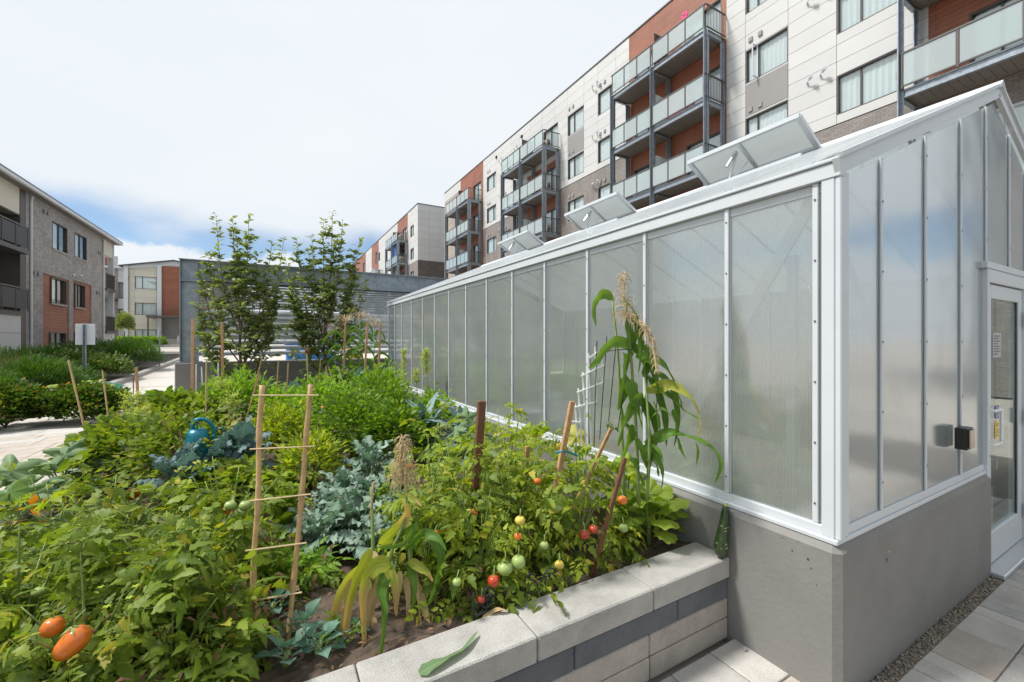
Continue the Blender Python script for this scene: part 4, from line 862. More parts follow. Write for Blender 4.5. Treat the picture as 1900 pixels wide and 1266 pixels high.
# sill and eave rails
part('sill', MB().box((GX - .045, GY - .022, ZS - .01), (GX + .05, GE, ZS + .012), .003).box((GX - .022, GY - .001, ZS + .012), (GX + .02, GE, ZS + .055), .003), white_metal, GH)
part('sill', MB().box((GX + .051, GY - .022, ZS - .01), (4.36, GY + .05, ZS + .0115), .003).box((GX + .021, GY - .012, ZS + .012), (4.36, GY + .02, ZS + .0545), .003), white_metal, GH)
part('gutter', MB().box((GX - .035, GY - .031, ZE - .0715), (GX + .01, GE + .03, ZE - .002), .004).box((GX - .045, GY - .03, ZE), (GX - .005, GE + .03, ZE + .018), .004), white_metal, GH)
part('gutter_lip', MB().box((GX - .004, GY - .03, ZE + .004), (GX + .05, GE + .03, ZE + .03), .003), white_metal, GH)
part('eave_rail', MB().box((GX - .005, GY + .051, ZE - .12), (GX + .03, GE, ZE - .0735), .003), white_metal, GH)
part('gutter', MB().box((GW - .01, GY - .035, ZE - .07), (GW + .05, GE + .03, ZE), .004), white_metal, GH)
# corner
part('corner_post', MB().box((GX - .028, GY - .03, ZS + .0125), (GX + .022, GY - .005, ZE - .071), .004).box((GX - .03, GY - .004, ZS + .0125), (GX - .008, GY + .05, ZE - .071), .003).box((GX + .0225, GY - .022, ZS + .0125), (GX + .07, GY + .02, ZE - .04), .004), white_metal, GH)
my = [1.05, 1.505, 2.12, 2.74, 3.37, 4.0, 4.63, 5.26, 5.89, 6.52, 7.15, 7.82, 8.5, 9.08, GE - .04]
scr = MB()
for i, y in enumerate(my):
    part('mullion', MB().box((GX - .021, y - .013, ZS + .056), (GX - .006, y + .013, ZE - .0725), .003).box((GX - .005, y - .018, ZS + .056), (GX + .012, y + .018, ZE - .121), .003), white_metal, GH)
    for k in range(6): scr.tube([(GX - .0205, y, ZS + .15 + k * .29), (GX - .025, y, ZS + .15 + k * .29)], .0045, 6)
for y0, y1 in zip(my[:-1], my[1:]): part('polycarbonate_panel', MB().box((GX - .003, y0 + .0185, ZS + .056), (GX + .005, y1 - .0185, ZE - .121)), poly, GH)
# far side wall
for i, y in enumerate(my): part('mullion', MB().box((GW - .03, y - .02, ZS), (GW + .02, y + .02, ZE - .02)), white_metal, GH)
for y0, y1 in zip(my[:-1], my[1:]): part('polycarbonate_panel', MB().box((GW - .004, y0 + .021, ZS), (GW + .004, y1 - .021, ZE - .05)), poly, GH)
# gables
fxs = [GX + .045, 2.725, 3.31, 3.90, 4.41, 4.98, 5.44, 6.0, 6.6, GW - .03]
def gable(y, m, door):
    for i, x in enumerate(fxs):
        z0 = ZS + .056 if not door or x < 4.35 or x > 5.4 else .555
        if 0 < i < len(fxs) - 1: part('mullion', MB().box((x - .012, y - .014, z0), (x + .012, y - .0035, roof_z(x) - .075), .003).box((x - .008, y - .003, z0), (x + .008, y + .012, roof_z(x) - .08)), white_metal, GH)
        if door:
            for k in range(8):
                zz = ZS + .2 + k * .36
                if z0 < zz < roof_z(x) - .12: scr.tube([(x, y - .0145, zz), (x, y - .019, zz)], .004, 6)
    for x0, x1 in zip(fxs[:-1], fxs[1:]):
        z0 = .555 if door and (x0 > 4.3 and x1 < 5.5) else ZS + .056
        pts = [(x0 + .0085, z0), (x1 - .0085, z0), (x1 - .0085, roof_z(x1) - .08)] + ([(XR, ZR - .08)] if x0 < XR < x1 else []) + [(x0 + .0085, roof_z(x0) - .08)]
        part('polycarbonate_panel', MB().prism([(x, y - .003, z) for x, z in pts], (0, .008, 0)), m, GH)
gable(GY, poly_f, True); gable(GE, poly, False)
for y, s in ((GY, -1), (GE, 1)):
    for x0, x1 in ((GX - .045, XR), (GW + .03, XR)):
        z0 = roof_z(GX) - .02
        mb = MB(); d = Vector((x1 - x0, 0, ZR - z0)).normalized(); up = Vector((0, -1, 0))
        mb.bar((x0, y - .02, z0 - .01), (x1, y - .02, ZR - .01), .075, .026, Vector((0, 1, 0))); mb.bar((x0, y - .03, z0 + .04), (x1, y - .03, ZR + .04), .022, .035, Vector((0, 1, 0))); part('rake_trim', mb, white_metal, GH)
part('ridge_cap', MB().prism([(XR - .09, GY - .05, ZR + .0), (XR, GY - .05, ZR + .07), (XR + .09, GY - .05, ZR + .0), (XR + .07, GY - .05, ZR - .01), (XR, GY - .05, ZR + .05), (XR - .07, GY - .05, ZR - .01)], (0, GE - GY + .1, 0)), white_metal, GH)
hy = [(2.08, 3.28), (4.44, 5.66), (6.82, 8.04)]
for sgn in (-1, 1):
    for i, y in enumerate(my):
        x0 = GX if sgn < 0 else GW
        mb = MB(); mb.bar((x0, y, ZE + .02), (XR + .04 * sgn, y, ZR - .01), .024, .04); part('rafter', mb, white_metal, GH)
    for y0, y1 in zip(my[:-1], my[1:]):
        x0 = GX - .0 if sgn < 0 else GW; xr = XR - .03 if sgn < 0 else XR + .03
        if sgn < 0 and any(a - .1 < (y0 + y1) / 2 < b + .1 for a, b in hy): xr = XR - .42
        mb = MB(); mb.prism([(x0, y0 + .022, roof_z(x0) + .035), (x0, y1 - .022, roof_z(x0) + .035), (xr, y1 - .022, roof_z(xr) + .035), (xr, y0 + .022, roof_z(xr) + .035)], (0, 0, .008)); part('roof_panel', mb, poly_r, GH)
wm = [part('purlin', MB().bar((3.4, GY, roof_z(3.4) - .04), (3.4, GE, roof_z(3.4) - .04), .04), white_metal, GH)]
# opened ridge vents: hinge on the ridge, free edge raised
for k, (y0, y1) in enumerate(hy):
    hx, hz = XR - .06, ZR + .04; ex, ez = 4.21, 2.06; vm = (y0 + y1) / 2
    v = part('roof_vent', MB().bar((hx, y0, hz), (hx, y1, hz), .03, .035).bar((ex, y0, ez), (ex, y1, ez), .035, .04).bar((hx, y0 + .015, hz), (ex, y0 + .015, ez), .045, .035).bar((hx, y1 - .015, hz), (ex, y1 - .015, ez), .045, .035).bar((hx, vm, hz), (ex, vm, ez), .03, .03), white_metal, GH)
    for a, b in ((y0 + .035, vm - .015), (vm + .015, y1 - .035)):
        part('vent_panel', MB().prism([(hx - .01, a, hz), (hx - .01, b, hz), (ex + .01, b, ez), (ex + .01, a, ez)], (.002, 0, .008)), M_vent if k else globals().setdefault('M_vent', glassmat('vent_polycarbonate', (.86, .88, .88), .06, .3, .80, (.66, .69, .69), tlf=.7)), v)
    q = MB(); q.bar((XR - .40, vm + .1, roof_z(XR - .4) + .03), (ex + .1, vm + .07, ez - .06), .02); q.bar((XR - .40, vm + .1, roof_z(XR - .4) + .03), (ex + .2, vm - .03, ez - .14), .014); q.tube([(ex + .10, vm + .08, ez - .05), (ex + .0, vm + .12, ez - .22)], .018, 8); part('vent_opener', q, alu, v)
    part('vent_curb', MB().box((XR - .44, y0 - .02, roof_z(XR - .44) + .03), (XR - .40, y1 + .02, roof_z(XR - .44) + .07)), white_metal, GH)
# inside: braces, rail, bench with pots
part('brace', MB().bar((2.312, 1.08, .70), (2.312, 2.05, ZS), .065, .014, Vector((1, 0, 0))), white_pl, GH); part('brace', MB().bar((2.345, 9.5, .72), (2.345, 8.3, ZS), .045, .02, Vector((1, 0, 0))), white_metal, GH)
part('brace', MB().bar((2.36, 1.0, .50), (3.52, 1.0, ZS), .05, .014, Vector((0, 1, 0))), white_pl, GH); part('girt', MB().box((2.33, 1.015, .06), (4.33, 1.04, .11)), white_pl, GH)
for x, y in ((3.1, 4.6), (3.1, 2.9), (5.9, 3.), (5.9, 6.)): part('inner_post', MB().box((x - .05, y - .05, G), (x + .05, y + .05, 1.1)), white_metal, GH)
t = thing('potting_bench', 'low slatted bench inside the greenhouse carrying green trays and pots', 'bench', (3.0, 4.2, G))
for x in (2.7, 3.3):
    for y in (3.3, 5.): part('leg', MB().box((x - .03, y - .03, G), (x + .03, y + .03, -1.16)), alu, t)
for k in range(6): part('slat', MB().box((2.62 + k * .125, 3.2, -1.16), (2.72 + k * .125, 5.1, -1.13)), wood_s, t)
for i, (x, y, s, h, l) in enumerate(((2.75, 3.5, .14, .22, 'dark green plant pot on the bench behind the greenhouse wall'), (2.8, 3.95, .17, .16, 'wide green tub beside the pots behind the greenhouse wall'), (2.75, 4.35, .11, .26, 'tall pale pot on the bench behind the greenhouse wall'))):
    t = thing('plant_pot', l, 'pot', (x, y, -1.13), 'pots on the greenhouse bench'); mb = MB(); mb.tube([(x, y, -1.13), (x, y, -1.13 + h)], [s * .75, s], 14); part('bowl', mb, M('pot_%d' % i, ((.03, .12, .08), (.05, .15, .10), (.45, .47, .42))[i], .5, bump=0), t); mb = MB(); mb.tube([(x, y, -1.13 + h - .02), (x, y, -1.13 + h + .004)], s * 1.08, 14); part('rim', mb, teal_pl if i < 2 else white_pl, t)
# door and its frame
DX0, DX1, DZ = 4.385, 5.30, .40
dy = GY + .005
part('transom', MB().box((4.33, GY - .035, .505), (GW, GY + .03, .553), .004), white_metal, GH)
fr = part('door_frame', MB().box((4.361, GY - .03, G + .02), (4.40, GY + .06, .504), .004).box((5.305, GY - .03, G + .02), (5.36, GY + .06, .504), .004).box((4.401, GY - .03, DZ + .01), (5.304, GY + .05, .503), .003), white_metal, GH)
part('threshold', MB().box((4.36, GY - .11, G), (5.36, GY + .10, G + .035), .006), alu, GH)
dr = part('door', MB().box((4.404, dy - .02, G + .04), (4.50, dy + .02, DZ), .003).box((5.20, dy - .02, G + .04), (5.302, dy + .02, DZ), .003).box((4.501, dy - .02, G + .04), (5.199, dy + .02, G + .26), .003).box((4.501, dy - .02, DZ - .1), (5.199, dy + .02, DZ), .003), white_metal, GH)
part('door_pane', MB().box((4.501, dy - .005, G + .261), (5.199, dy + .003, DZ - .101)), clear_glass, dr)
part('gasket', MB().box((5.185, dy - .012, G + .262), (5.199, dy - .006, DZ - .102)).box((4.501, dy - .012, G + .262), (4.509, dy - .006, DZ - .102)), black_pl, dr)
hd = MB(); hd.tube(catmull([(4.45, dy - .02, -.50), (4.45, dy - .036, -.50), (4.46, dy - .047, -.505), (4.60, dy - .047, -.505), (4.615, dy - .047, -.52), (4.615, dy - .047, -.73), (4.60, dy - .047, -.745), (4.46, dy - .047, -.745), (4.45, dy - .036, -.75), (4.45, dy - .02, -.75)], 3), .0095, 8); part('door_handle', hd, white_pl, dr, True)
blue_st = M('blue_sticker', (.01, .05, .38), .4, bump=0); yel_st = M('yellow_sticker', (.80, .55, .02), .4, bump=0); paper = M('paper_notice', (.45, .46, .47), .6, bump=0)
stx = 4.70
def flat(name, x0, x1, z0, z1, m, yy, par=None): return part(name, MB().box((x0, yy - .001, z0), (x1, yy, z1)), m, par or dr)
flat('access_sticker', stx - .045, stx + .045, -.585, -.49, blue_st, dy - .0065)
mb = MB(); wy = dy - .0085
mb.tube([(stx - .012 + .02 * math.cos(a), wy, -.553 + .02 * math.sin(a)) for a in [2.2 + .45 * k for k in range(9)]], .003, 4); mb.tube([(stx - .006, wy, -.512), (stx - .004, wy, -.538), (stx + .016, wy, -.54), (stx + .024, wy, -.565), (stx + .033, wy, -.562)], .0032, 4); mb.tube([(stx - .006, wy, -.505), (stx - .006, wy, -.5)], .007, 8); part('wheelchair_symbol', mb, white_pl, dr)
mb = MB(); mb.tube([(stx, dy - .0062, -.64), (stx, dy - .0072, -.64)], .045, 18); part('caution_sticker', mb, yel_st, dr); flat('caution_sticker', stx - .045, stx + .045, -.735, -.645, yel_st, dy - .0065)
for i, zz in enumerate((-.628, -.642, -.672, -.690, -.714)): flat('printed_line', stx - .03 + .006 * (i % 2), stx + .03, zz, zz + .006, black_pl, dy - .0085)
no_ = flat('paper_notice', 4.60, 4.80, -.13, .05, paper, dy - .0065)
for k in range(8): part('printed_line', MB().box((4.62, dy - .0085, .025 - k * .019), (4.62 + (.15, .12, .16, .10)[k % 4], dy - .0079, .033 - k * .019)), frame_d, no_)
mb = MB(); mb.tube([(4.47, dy - .02, -.83), (4.47, dy - .05, -.83), (4.49, dy - .055, -.83)], .006, 6); mb.tube([(4.49, dy - .05, -.835), (4.485, dy - .05, -.92)], .004, 5); part('latch_hook', mb, galv, dr)
for zz in (.16, -.62, -1.38): mb = MB(); mb.tube([(5.305, dy - .045, zz - .06), (5.305, dy - .045, zz + .06)], .012, 8); mb.box((5.29, dy - .034, zz - .055), (5.34, dy - .03, zz + .055)); part('hinge', mb, alu, dr)
q = part('lock_box', MB().box((3.735, GY - .078, -.685), (3.85, GY - .02, -.55), .004), black_pl, GH); part('lock_box_front', MB().box((3.748, GY - .088, -.675), (3.838, GY - .079, -.56), .003), M('bronze_plate', (.30, .26, .20), .25, .8, bump=0), q)
part('screw', scr, rail_m, GH, kind='stuff')
# ---------------------------------------------------------------- stone planter
PL = thing('stone_planter', 'raised vegetable bed walled in pale coping stones with one dark course', 'planter', (.4, 1.45, G))
zc_, yf_, xl = -1.205, 1.45, -1.72
xe = GX - .068
def course(z0, z1, xs, mats, yd, name):
    for i, (a, b) in enumerate(zip(xs[:-1], xs[1:])): part(name, MB().box((a + .0025, yd, z0 + .002), (b - .0025, yd + (.22 if name == 'coping_stone' else .19), z1 - .002), .006), mats[i % len(mats)], PL)
cx = [xe, 1.613, .942, .27, -.4, -1.07, xl + .22][::-1]; course(-1.32, zc_, cx, [coping_m], yf_, 'coping_stone')
course(-1.435, -1.32, [-1.5, -.86, -.2, .48, 1.14, 1.80, xe], [dark_block], yf_ + .012, 'dark_block')
course(-1.545, -1.435, [-1.5, -.4, .27, .94, 1.6, xe], [light_block], yf_ + .014, 'light_block'); course(-1.66, -1.545, [-1.5, -.3, .35, 1.0, 1.60, xe], [light_block], yf_ + .012, 'light_block')
y = yf_ + .005
while y < 10.1:
    part('coping_stone', MB().box((xl, y, -1.32), (xl + .215, y + .665, zc_ - .002), .006), coping_m, PL); part('light_block', MB().box((xl + .015, y, -1.66), (xl + .2, y + .665, -1.325), .005), light_block, PL); y += .67
part('backing', MB().box((xl + .02, 10.1, G), (xe, 10.3, -1.3)), light_block, PL)
nx, ny = 60, 120; mb = MB(); vs = []; rs = random.Random(4)
for j in range(ny + 1):
    for i in range(nx + 1):
        x = xl + .2 + (xe + .0 - xl - .2) * i / nx; yy = yf_ + .2 + (10.1 - yf_ - .2) * (j / ny) ** 1.6; vs.append((x, yy, -1.262 + .018 * math.sin(x * 7 + yy * 3) + rs.uniform(-.012, .016)))
mb.add(vs, [(j * (nx + 1) + i, j * (nx + 1) + i + 1, (j + 1) * (nx + 1) + i + 1, (j + 1) * (nx + 1) + i) for j in range(ny) for i in range(nx)])
soil = struct('garden_soil', mb, soil_m)
# ---------------------------------------------------------------- fruit: (u, v, distance, radius, material, key, stretch)
FR = [(245, 917, 2.3, .036, tom_red, 'a4', 1, 'ripe red tomato'), (272, 912, 2.36, .03, tom_gr, 'a4', 1, 'green tomato'), (135, 1192, 1.3, .036, tom_or, 'a1', 1.7, 'large orange plum tomato'), (98, 1163, 1.36, .03, tom_or, 'a1', 1.2, None),
      (187, 1107, 1.62, .034, tom_gr, 'a2', .8, None), (75, 1098, 1.7, .028, tom_gr, 'a2', .9, None), (368, 1043, 1.75, .026, tom_gr, 'a3', .8, None), (317, 1086, 1.72, .024, tom_red, 'a3', .8, None), (362, 1107, 1.62, .020, tom_ye, 'a3', .9, None),
      (420, 949, 2.15, .027, tom_or, 'a5', 1, None), (427, 938, 2.13, .027, tom_gr, 'a5', 1, None), (455, 938, 2.15, .029, tom_gr, 'a5', 1, None), (442, 952, 2.2, .03, tom_gr, 'a5', 1, None),
      (65, 945, 2.6, .028, tom_red, 'a6', 1, None), (33, 973, 2.5, .03, tom_red, 'a6', .8, None), (80, 968, 2.5, .02, tom_or, 'a6', 1, None),
      (937, 1054, 1.77, .037, tom_gr, 'b1', .95, 'big pale green tomato'), (962, 1043, 1.83, .034, tom_gr, 'b1', 1.1, None), (1038, 1048, 1.86, .024, tom_ye, 'b2', 1, None), (916, 1078, 1.8, .028, tom_red, 'b1', 1.1, None), (893, 1112, 1.76, .018, tom_red, 'b1', 1, None),
      (965, 966, 2.0, .025, tom_ye, 'b2', 1, None), (961, 995, 1.97, .019, tom_or, 'b2', 1, None), (880, 950, 2.12, .018, tom_or, 'b3', 1, None), (1084, 992, 2.05, .028, tom_red, 'b4', 1, None), (1101, 982, 2.08, .026, tom_red, 'b4', 1, None),
      (1155, 928, 2.2, .026, tom_or, 'b4', 1.1, None), (1033, 940, 2.15, .030, tom_gr, 'b2', .9, None), (1157, 980, 2.1, .026, tom_gr, 'b4', 1, None), (808, 990, 2.0, .018, tom_or, 'b5', 1, None), (805, 995, 2.03, .015, tom_ye, 'b5', 1, None),
      (1034, 828, 2.5, .026, tom_ye, 'b6', 1, None), (997, 893, 2.35, .022, tom_or, 'b6', 1, None), (372, 788, 4.2, .04, tom_or, 'm1', 1, None), (315, 820, 3.8, .045, tom_gr, 'm1', 1, None), (340, 838, 3.7, .05, tom_gr, 'm1', 1, None), (600, 757, 4.5, .028, tom_or, 'm2', 1, None), (848, 1080, 1.8, .02, tom_gr, 'b1', 1, None), (1010, 1012, 1.9, .022, tom_gr, 'b2', 1, None), (760, 865, 2.6, .02, tom_or, 'b5', 1, None)]
FR = [(u, v, max(t_, 1.70 / (fy - (u - 950) / F * fx)), *rest) for u, v, t_, *rest in FR]
for fr_ in FR: FRUIT.append((at(fr_[0], fr_[1], t=fr_[2]), fr_[3] * (1.1 if fr_[3] > .03 else .8)))
FRUIT.append((at(366, 808, t=3.3), .05))
for u_, v_, t_, r_ in ((395, 850, 3.0, .11), (350, 865, 3.0, .08), (440, 815, 3.4, .08), (530, 960, 2.5, .10), (795, 765, 4.2, .12)) + tuple((480 - 4 * (k % 2), 870 + k * 32, 1.80 - .01 * k, .035) for k in range(11)) + tuple((563 - 3.1 * k, 880 + k * 32, 1.84 - .013 * k, .04) for k in range(11)): FRUIT.append((at(u_, v_, t=t_), r_))
PLANTS = {}
GT = 'tomato plants in the near part of the bed'; GR = 'tomato plants behind the front coping'
def zp(x, y, z=-1.25): return (x, y, z)
# (key, x, y, rx, ry, h, n, kinds, label)
for k, x, y, rx, ry, h, n, kinds, lab in [
    ('a1', -.55, 1.98, .40, .30, .46, 150, ['tom'], 'tomato plant with the large orange plum tomatoes at the front corner of the bed'),
    ('a2', -.85, 2.35, .42, .34, .50, 150, ['tom', 'tom', 'tomy'], 'sprawling tomato plant with a squat green tomato beside the orange ones'),
    ('a3', -.36, 2.28, .30, .32, .46, 150, ['tom'], 'tomato plant with small red and yellow fruit beside the bamboo ladder foot'),
    ('a4', -.75, 2.98, .44, .36, .50, 150, ['tom'], 'tomato plant bearing one round bright red tomato above the others'),
    ('a5', -.22, 2.78, .30, .30, .52, 120, ['tom', 'tomy'], 'tomato plant with a cluster of three green and one orange tomato by the ladder'),
    ('a6', -1.3, 2.75, .34, .40, .34, 110, ['tom', 'tomy'], 'low tomato plant with small red fruit near the grey path coping'),
    ('a7', -.32, 1.92, .24, .20, .36, 90, ['tom'], 'small dark tomato plant in front of the ladder near the bare soil'),
    ('a8', -1.25, 2.15, .38, .32, .42, 110, ['tom'], 'leafy tomato plant without visible fruit at the outer corner of the bed'),
    ('a9', -1.1, 3.45, .36, .34, .40, 90, ['tom', 'tomy'], 'tomato plant between the round red tomato and the zucchini leaves'),
    ('b1', .93, 1.98, .26, .28, .44, 150, ['tom', 'tom', 'tomy'], 'tomato plant with the big pale green tomato above the scrolled iron edging'),
    ('b2', 1.20, 2.10, .28, .32, .58, 170, ['tomy', 'tom'], 'pale tomato plant with yellow fruit behind the coping joint'),
    ('b3', 1.02, 2.45, .30, .30, .60, 150, ['tomy', 'tom'], 'bright tomato plant round the dark wooden stake'),
    ('b4', 1.58, 2.00, .33, .24, .60, 160, ['tomy', 'tom'], 'tomato plant with a pair of red tomatoes round the leaning brown stake'),
    ('b5', .74, 2.25, .24, .28, .46, 120, ['tomy', 'tom'], 'tomato plant with tiny orange fruit beside the withered corn'),
    ('b6', 1.42, 2.55, .32, .30, .66, 160, ['tomy'], 'yellowish tomato plant round the pale wooden stake near the white trellis'),
    ('b7', .98, 2.95, .30, .28, .56, 110, ['tomy'], 'yellow green tomato plant behind the dark stake and in front of the kale')]:
    PLANTS[k] = bush('tomato_plant', lab, 'tomato plant', zp(x, y), rx, ry, h, kinds, int(n * 1.4), sum(map(ord, k)) * 7, GT if k[0] == 'a' else GR, scale=.80 if k[0] == 'a' else .70, up=.5, droop=.25, shell=.5, low=-.0)
ry_ = random.Random(44)
for k in list(PLANTS):      # small yellow star flowers
    t = PLANTS[k]
    for _ in range(3):
        a = ry_.uniform(0, 6.28); q = Vector(t.location) + Vector((.22 * math.cos(a), .2 * math.sin(a), ry_.uniform(.38, .52))); mb = MB()
        for j in range(5): leaflet(mb, Matrix.Translation(q) @ rot_frame((math.cos(j * 1.257), math.sin(j * 1.257), .3)), .014, .003, RHOMB, .1, .2)
        part('flower', mb, lime_fine, t)
# mid bed plants, further away: leaves are a few pixels each
rr = random.Random(77)
mids = [('m1', 'tomato_plant', -.62, 4.35, (.42, .4, .38), 900, .07, .025, tom_leaf, 'tomato plant with green and orange fruit beside the teal watering can'),
 ('m2', 'tomato_plant', .72, 4.55, (.45, .4, .42), 1300, .065, .022, pep_leaf, 'dark bushy tomato plant with one orange fruit behind the ladder'),
 ('m3', 'pepper_plant', 1.15, 5.2, (.48, .5, .46), 1500, .07, .02, pep_leaf, 'tall dark pepper bush in the middle of the bed'),
 ('m4', 'pepper_plant', .55, 5.6, (.5, .5, .45), 1400, .07, .022, fern_leaf, 'bright green pepper bush behind the dark one'),
 ('m5', 'pepper_plant', 1.05, 4.15, (.38, .32, .36), 1100, .07, .022, pep_leaf, 'dark pepper bush beside the blue green kale rosette'),
 ('m6', 'carrot_clump', -.42, 6.6, (.5, .45, .46), 1900, .10, .016, fern_leaf, 'feathery light green carrot tops beside the tall bamboo sticks'),
 ('m7', 'potato_plant', -1.15, 5.0, (.4, .5, .32), 800, .07, .032, tom_leaf, 'potato plant sprawling by the path coping'),
 ('m8', 'pepper_plant', 1.45, 6.6, (.45, .5, .5), 1000, .08, .022, fern_leaf, 'light green bush close to the greenhouse below the yellow flower spikes'),
 ('m9', 'bean_plant', -.9, 6.0, (.45, .5, .36), 800, .09, .045, tom_leaf, 'broad leaved bean plant near the grey pedestal of the screen'),
 ('m10', 'weed_clump', .1, 4.9, (.35, .4, .34), 800, .09, .02, tom_leaf_y, 'pale weedy clump between the ladder poles'),
 ('m11', 'bean_plant', 1.0, 7.8, (.5, .4, .42), 900, .09, .035, pep_leaf, 'bean plants at the foot of the far corn'),
 ('m12', 'pepper_plant', .1, 6.2, (.4, .4, .36), 900, .08, .022, fern_leaf, 'light green bush in front of the bare grey wall'),
 ('m13', 'weed_clump', .28, 3.9, (.26, .3, .26), 600, .09, .014, tom_leaf_y, 'thin grassy clump seen through the ladder'),
 ('m14', 'potato_plant', -.3, 3.75, (.3, .3, .2), 700, .06, .028, tom_leaf, 'small leafy potato plant left of the savoy leaves'),
 ('m15', 'bean_plant', -1.3, 7.6, (.4, .5, .30), 600, .09, .045, pep_leaf, 'dark bean plant against the far coping of the bed'),
 ('m16', 'pepper_plant', 1.85, 5.3, (.22, .5, .34), 700, .07, .022, fern_leaf, 'narrow bush squeezed against the greenhouse base')]
for k, nm, x, y, rad, n, ll, lw, m, lab in mids:
    PLANTS[k] = mass_plant(nm, lab, nm.replace('_', ' '), zp(x, y), rad, int(n * 1.7), ll * .85, lw * .9, m, int(k[1:]) * 13, 'leafy vegetables in the middle of the bed', prof=OVAL if lw > .03 else RHOMB, shell=.35)
for (u, v, tt, rad, m, key, st, lab) in FR:
    p = at(u, v, t=tt); mb = MB(); n = 14; vs = []
    for i in range(9):
        a = math.pi * i / 8
        for j in range(n):
            b = 2 * math.pi * j / n; q = math.sin(a) * (1 + .05 * math.cos(5 * b) * math.sin(a)); dent = .18 * math.exp(-(a / .45) ** 2)
            vs.append(p + Vector((rad * q * math.cos(b), rad * q * math.sin(b), rad * st * .88 * (math.cos(a) - dent))))
    mb.add(vs, [(i * n + j, i * n + (j + 1) % n, (i + 1) * n + (j + 1) % n, (i + 1) * n + j) for i in range(8) for j in range(n)])
    if st > 1.5:
        rm = Matrix.Rotation(.75, 3, 'Y'); mb.v = [tuple(p + rm @ (Vector(q) - p)) for q in mb.v]
    o = part('tomato', mb, m, PLANTS[key], True, label=lab)
    mb = MB(); top = p + Vector((0, 0, rad * st * .74))
    for j in range(5): leaflet(mb, Matrix.Translation(top) @ rot_frame((math.cos(j * 1.257), math.sin(j * 1.257), .15)), rad * .8, rad * .14, RHOMB, .1, .5)
    mb.tube([top, top + Vector((.004, .004, rad * .6)), top + Vector((.02, .03, rad * .9))], .0025, 4); part('calyx', mb, stem_g, o)
# ---------------------------------------------------------------- kale, squash, beet, cabbage
def rosette(name, label, cat, p, kinds, n, seed, group, el=(15, 75), scale=1., h=.1, spread=.04, stem=None):
    r = random.Random(seed); base = Vector(p); t = thing(name, label, cat, base, group)
    mb = MB(); mb.tube([base, base + Vector((0, 0, h * .5)), base + Vector((.01, 0, h))], [.016, .014, .012], 7); part('stem', mb, stem or stem_g, t, True)
    for i in range(n):
        a = i * 2.4 + r.uniform(-.3, .3); e = R(el[0] + (el[1] - el[0]) * (i / n) + r.uniform(-8, 8)); me = V[kinds[i % len(kinds)]]; me = me[r.randrange(len(me))]
        d = Vector((math.cos(a) * math.cos(e), math.sin(a) * math.cos(e), math.sin(e)))
        inst('leaf', me, t, Matrix.Translation(base + Vector((math.cos(a) * spread, math.sin(a) * spread, h * (.4 + .6 * i / n)))) @ rot_frame(d, r.uniform(-.25, .25)) @ Matrix.Scale(scale * r.uniform(.8, 1.15), 4))
    return t
KG = 'blue green curly kale plants'
for i, (u, v, tt, lab) in enumerate([(690, 905, 2.95, 'curly kale in the middle of the blue green patch'), (640, 880, 3.2, 'curly kale beside the ladder pole'), (735, 870, 3.1, 'curly kale right behind the pale corn tassel'), (650, 955, 2.65, 'curly kale hanging over the bare soil'), (700, 990, 2.45, 'curly kale behind the drooping corn leaves'), (620, 930, 2.9, 'greyish curly kale beside the ladder rungs'), (690, 840, 3.5, 'topmost curly kale of the blue green patch'), (760, 925, 2.7, 'green tinted curly kale below the corn tassel'), (590, 990, 2.5, 'small curly kale next to the beet')]):
    q = at(u, v, t=tt); rosette('kale_plant', lab, 'kale', (q.x, q.y, -1.25), ['kale'], 21, i * 5 + 3, KG, (0, 80), (.9, .72, .8)[i % 3], max(.06, q.z + 1.25 - .12))
for u, v, tt, lab, n, kind, sc in [(793, 772, 4.5, 'dark tall palm kale standing against the greenhouse wall', 26, 'lac', 1.15), (660, 700, 7.2, 'dark palm kale in front of the far corn', 18, 'lac', 1.3), (548, 716, 6.8, 'blue cabbage before the bare grey wall', 16, 'cab', 2.2), (855, 765, 4.3, 'single broad dark kale against the greenhouse base', 8, 'lac', 1.1)]:
    q = at(u, v, t=tt); rosette('kale_plant', lab, 'kale', (q.x, q.y, -1.25), [kind], n, int(u), 'dark kale and cabbage plants', (20, 85), sc, max(.1, q.z + 1.25 - .22))
for u, v, tt, lab in [(395, 855, 3.3, 'savoy cabbage with big crinkled blue leaves in front of the watering can'), (345, 872, 3.1, 'blue crinkled savoy leaves beside the split bamboo bundle'), (440, 820, 3.6, 'savoy cabbage left of the ladder')]:
    q = at(u, v, t=tt); rosette('savoy_cabbage', lab, 'cabbage', (q.x, q.y, -1.25), ['sav'], 14, int(u), 'blue savoy cabbages', (15, 80), 1.0, max(.08, q.z + 1.25 - .10))
for u, v, tt, lab in [(405, 1215, 1.75, 'young cabbage seedling left of the ladder foot'), (560, 1185, 1.8, 'young cabbage seedling right of the ladder foot'), (530, 1235, 1.68, 'small cabbage seedling at the coping corner'), (505, 1140, 1.95, 'young cabbage between the ladder poles'), (590, 1215, 1.75, 'young cabbage seedling under the drooping corn')]:
    q = at(u, v, z=-1.25); rosette('cabbage_seedling', lab, 'cabbage', q, ['cab'], 11, int(u), 'cabbage seedlings near the ladder foot', (15, 70), .62, .05, .01)
q = at(528, 1010, z=-1.25); rosette('beet_plant', 'upright beet with red stems framed by the ladder', 'beet', q, ['beet'], 16, 8, None, (55, 88), 1.5, .03, .02, stem_r)
bt = bpy.context.scene
mb = MB()
r = random.Random(9)
rosette('beet_plant', 'lime green beet leaves behind the red stemmed one', 'beet', at(520, 930, z=-1.25), ['beet', 'sql'], 10, 18, None, (45, 85), 1.2, .05, .02, stem_r)
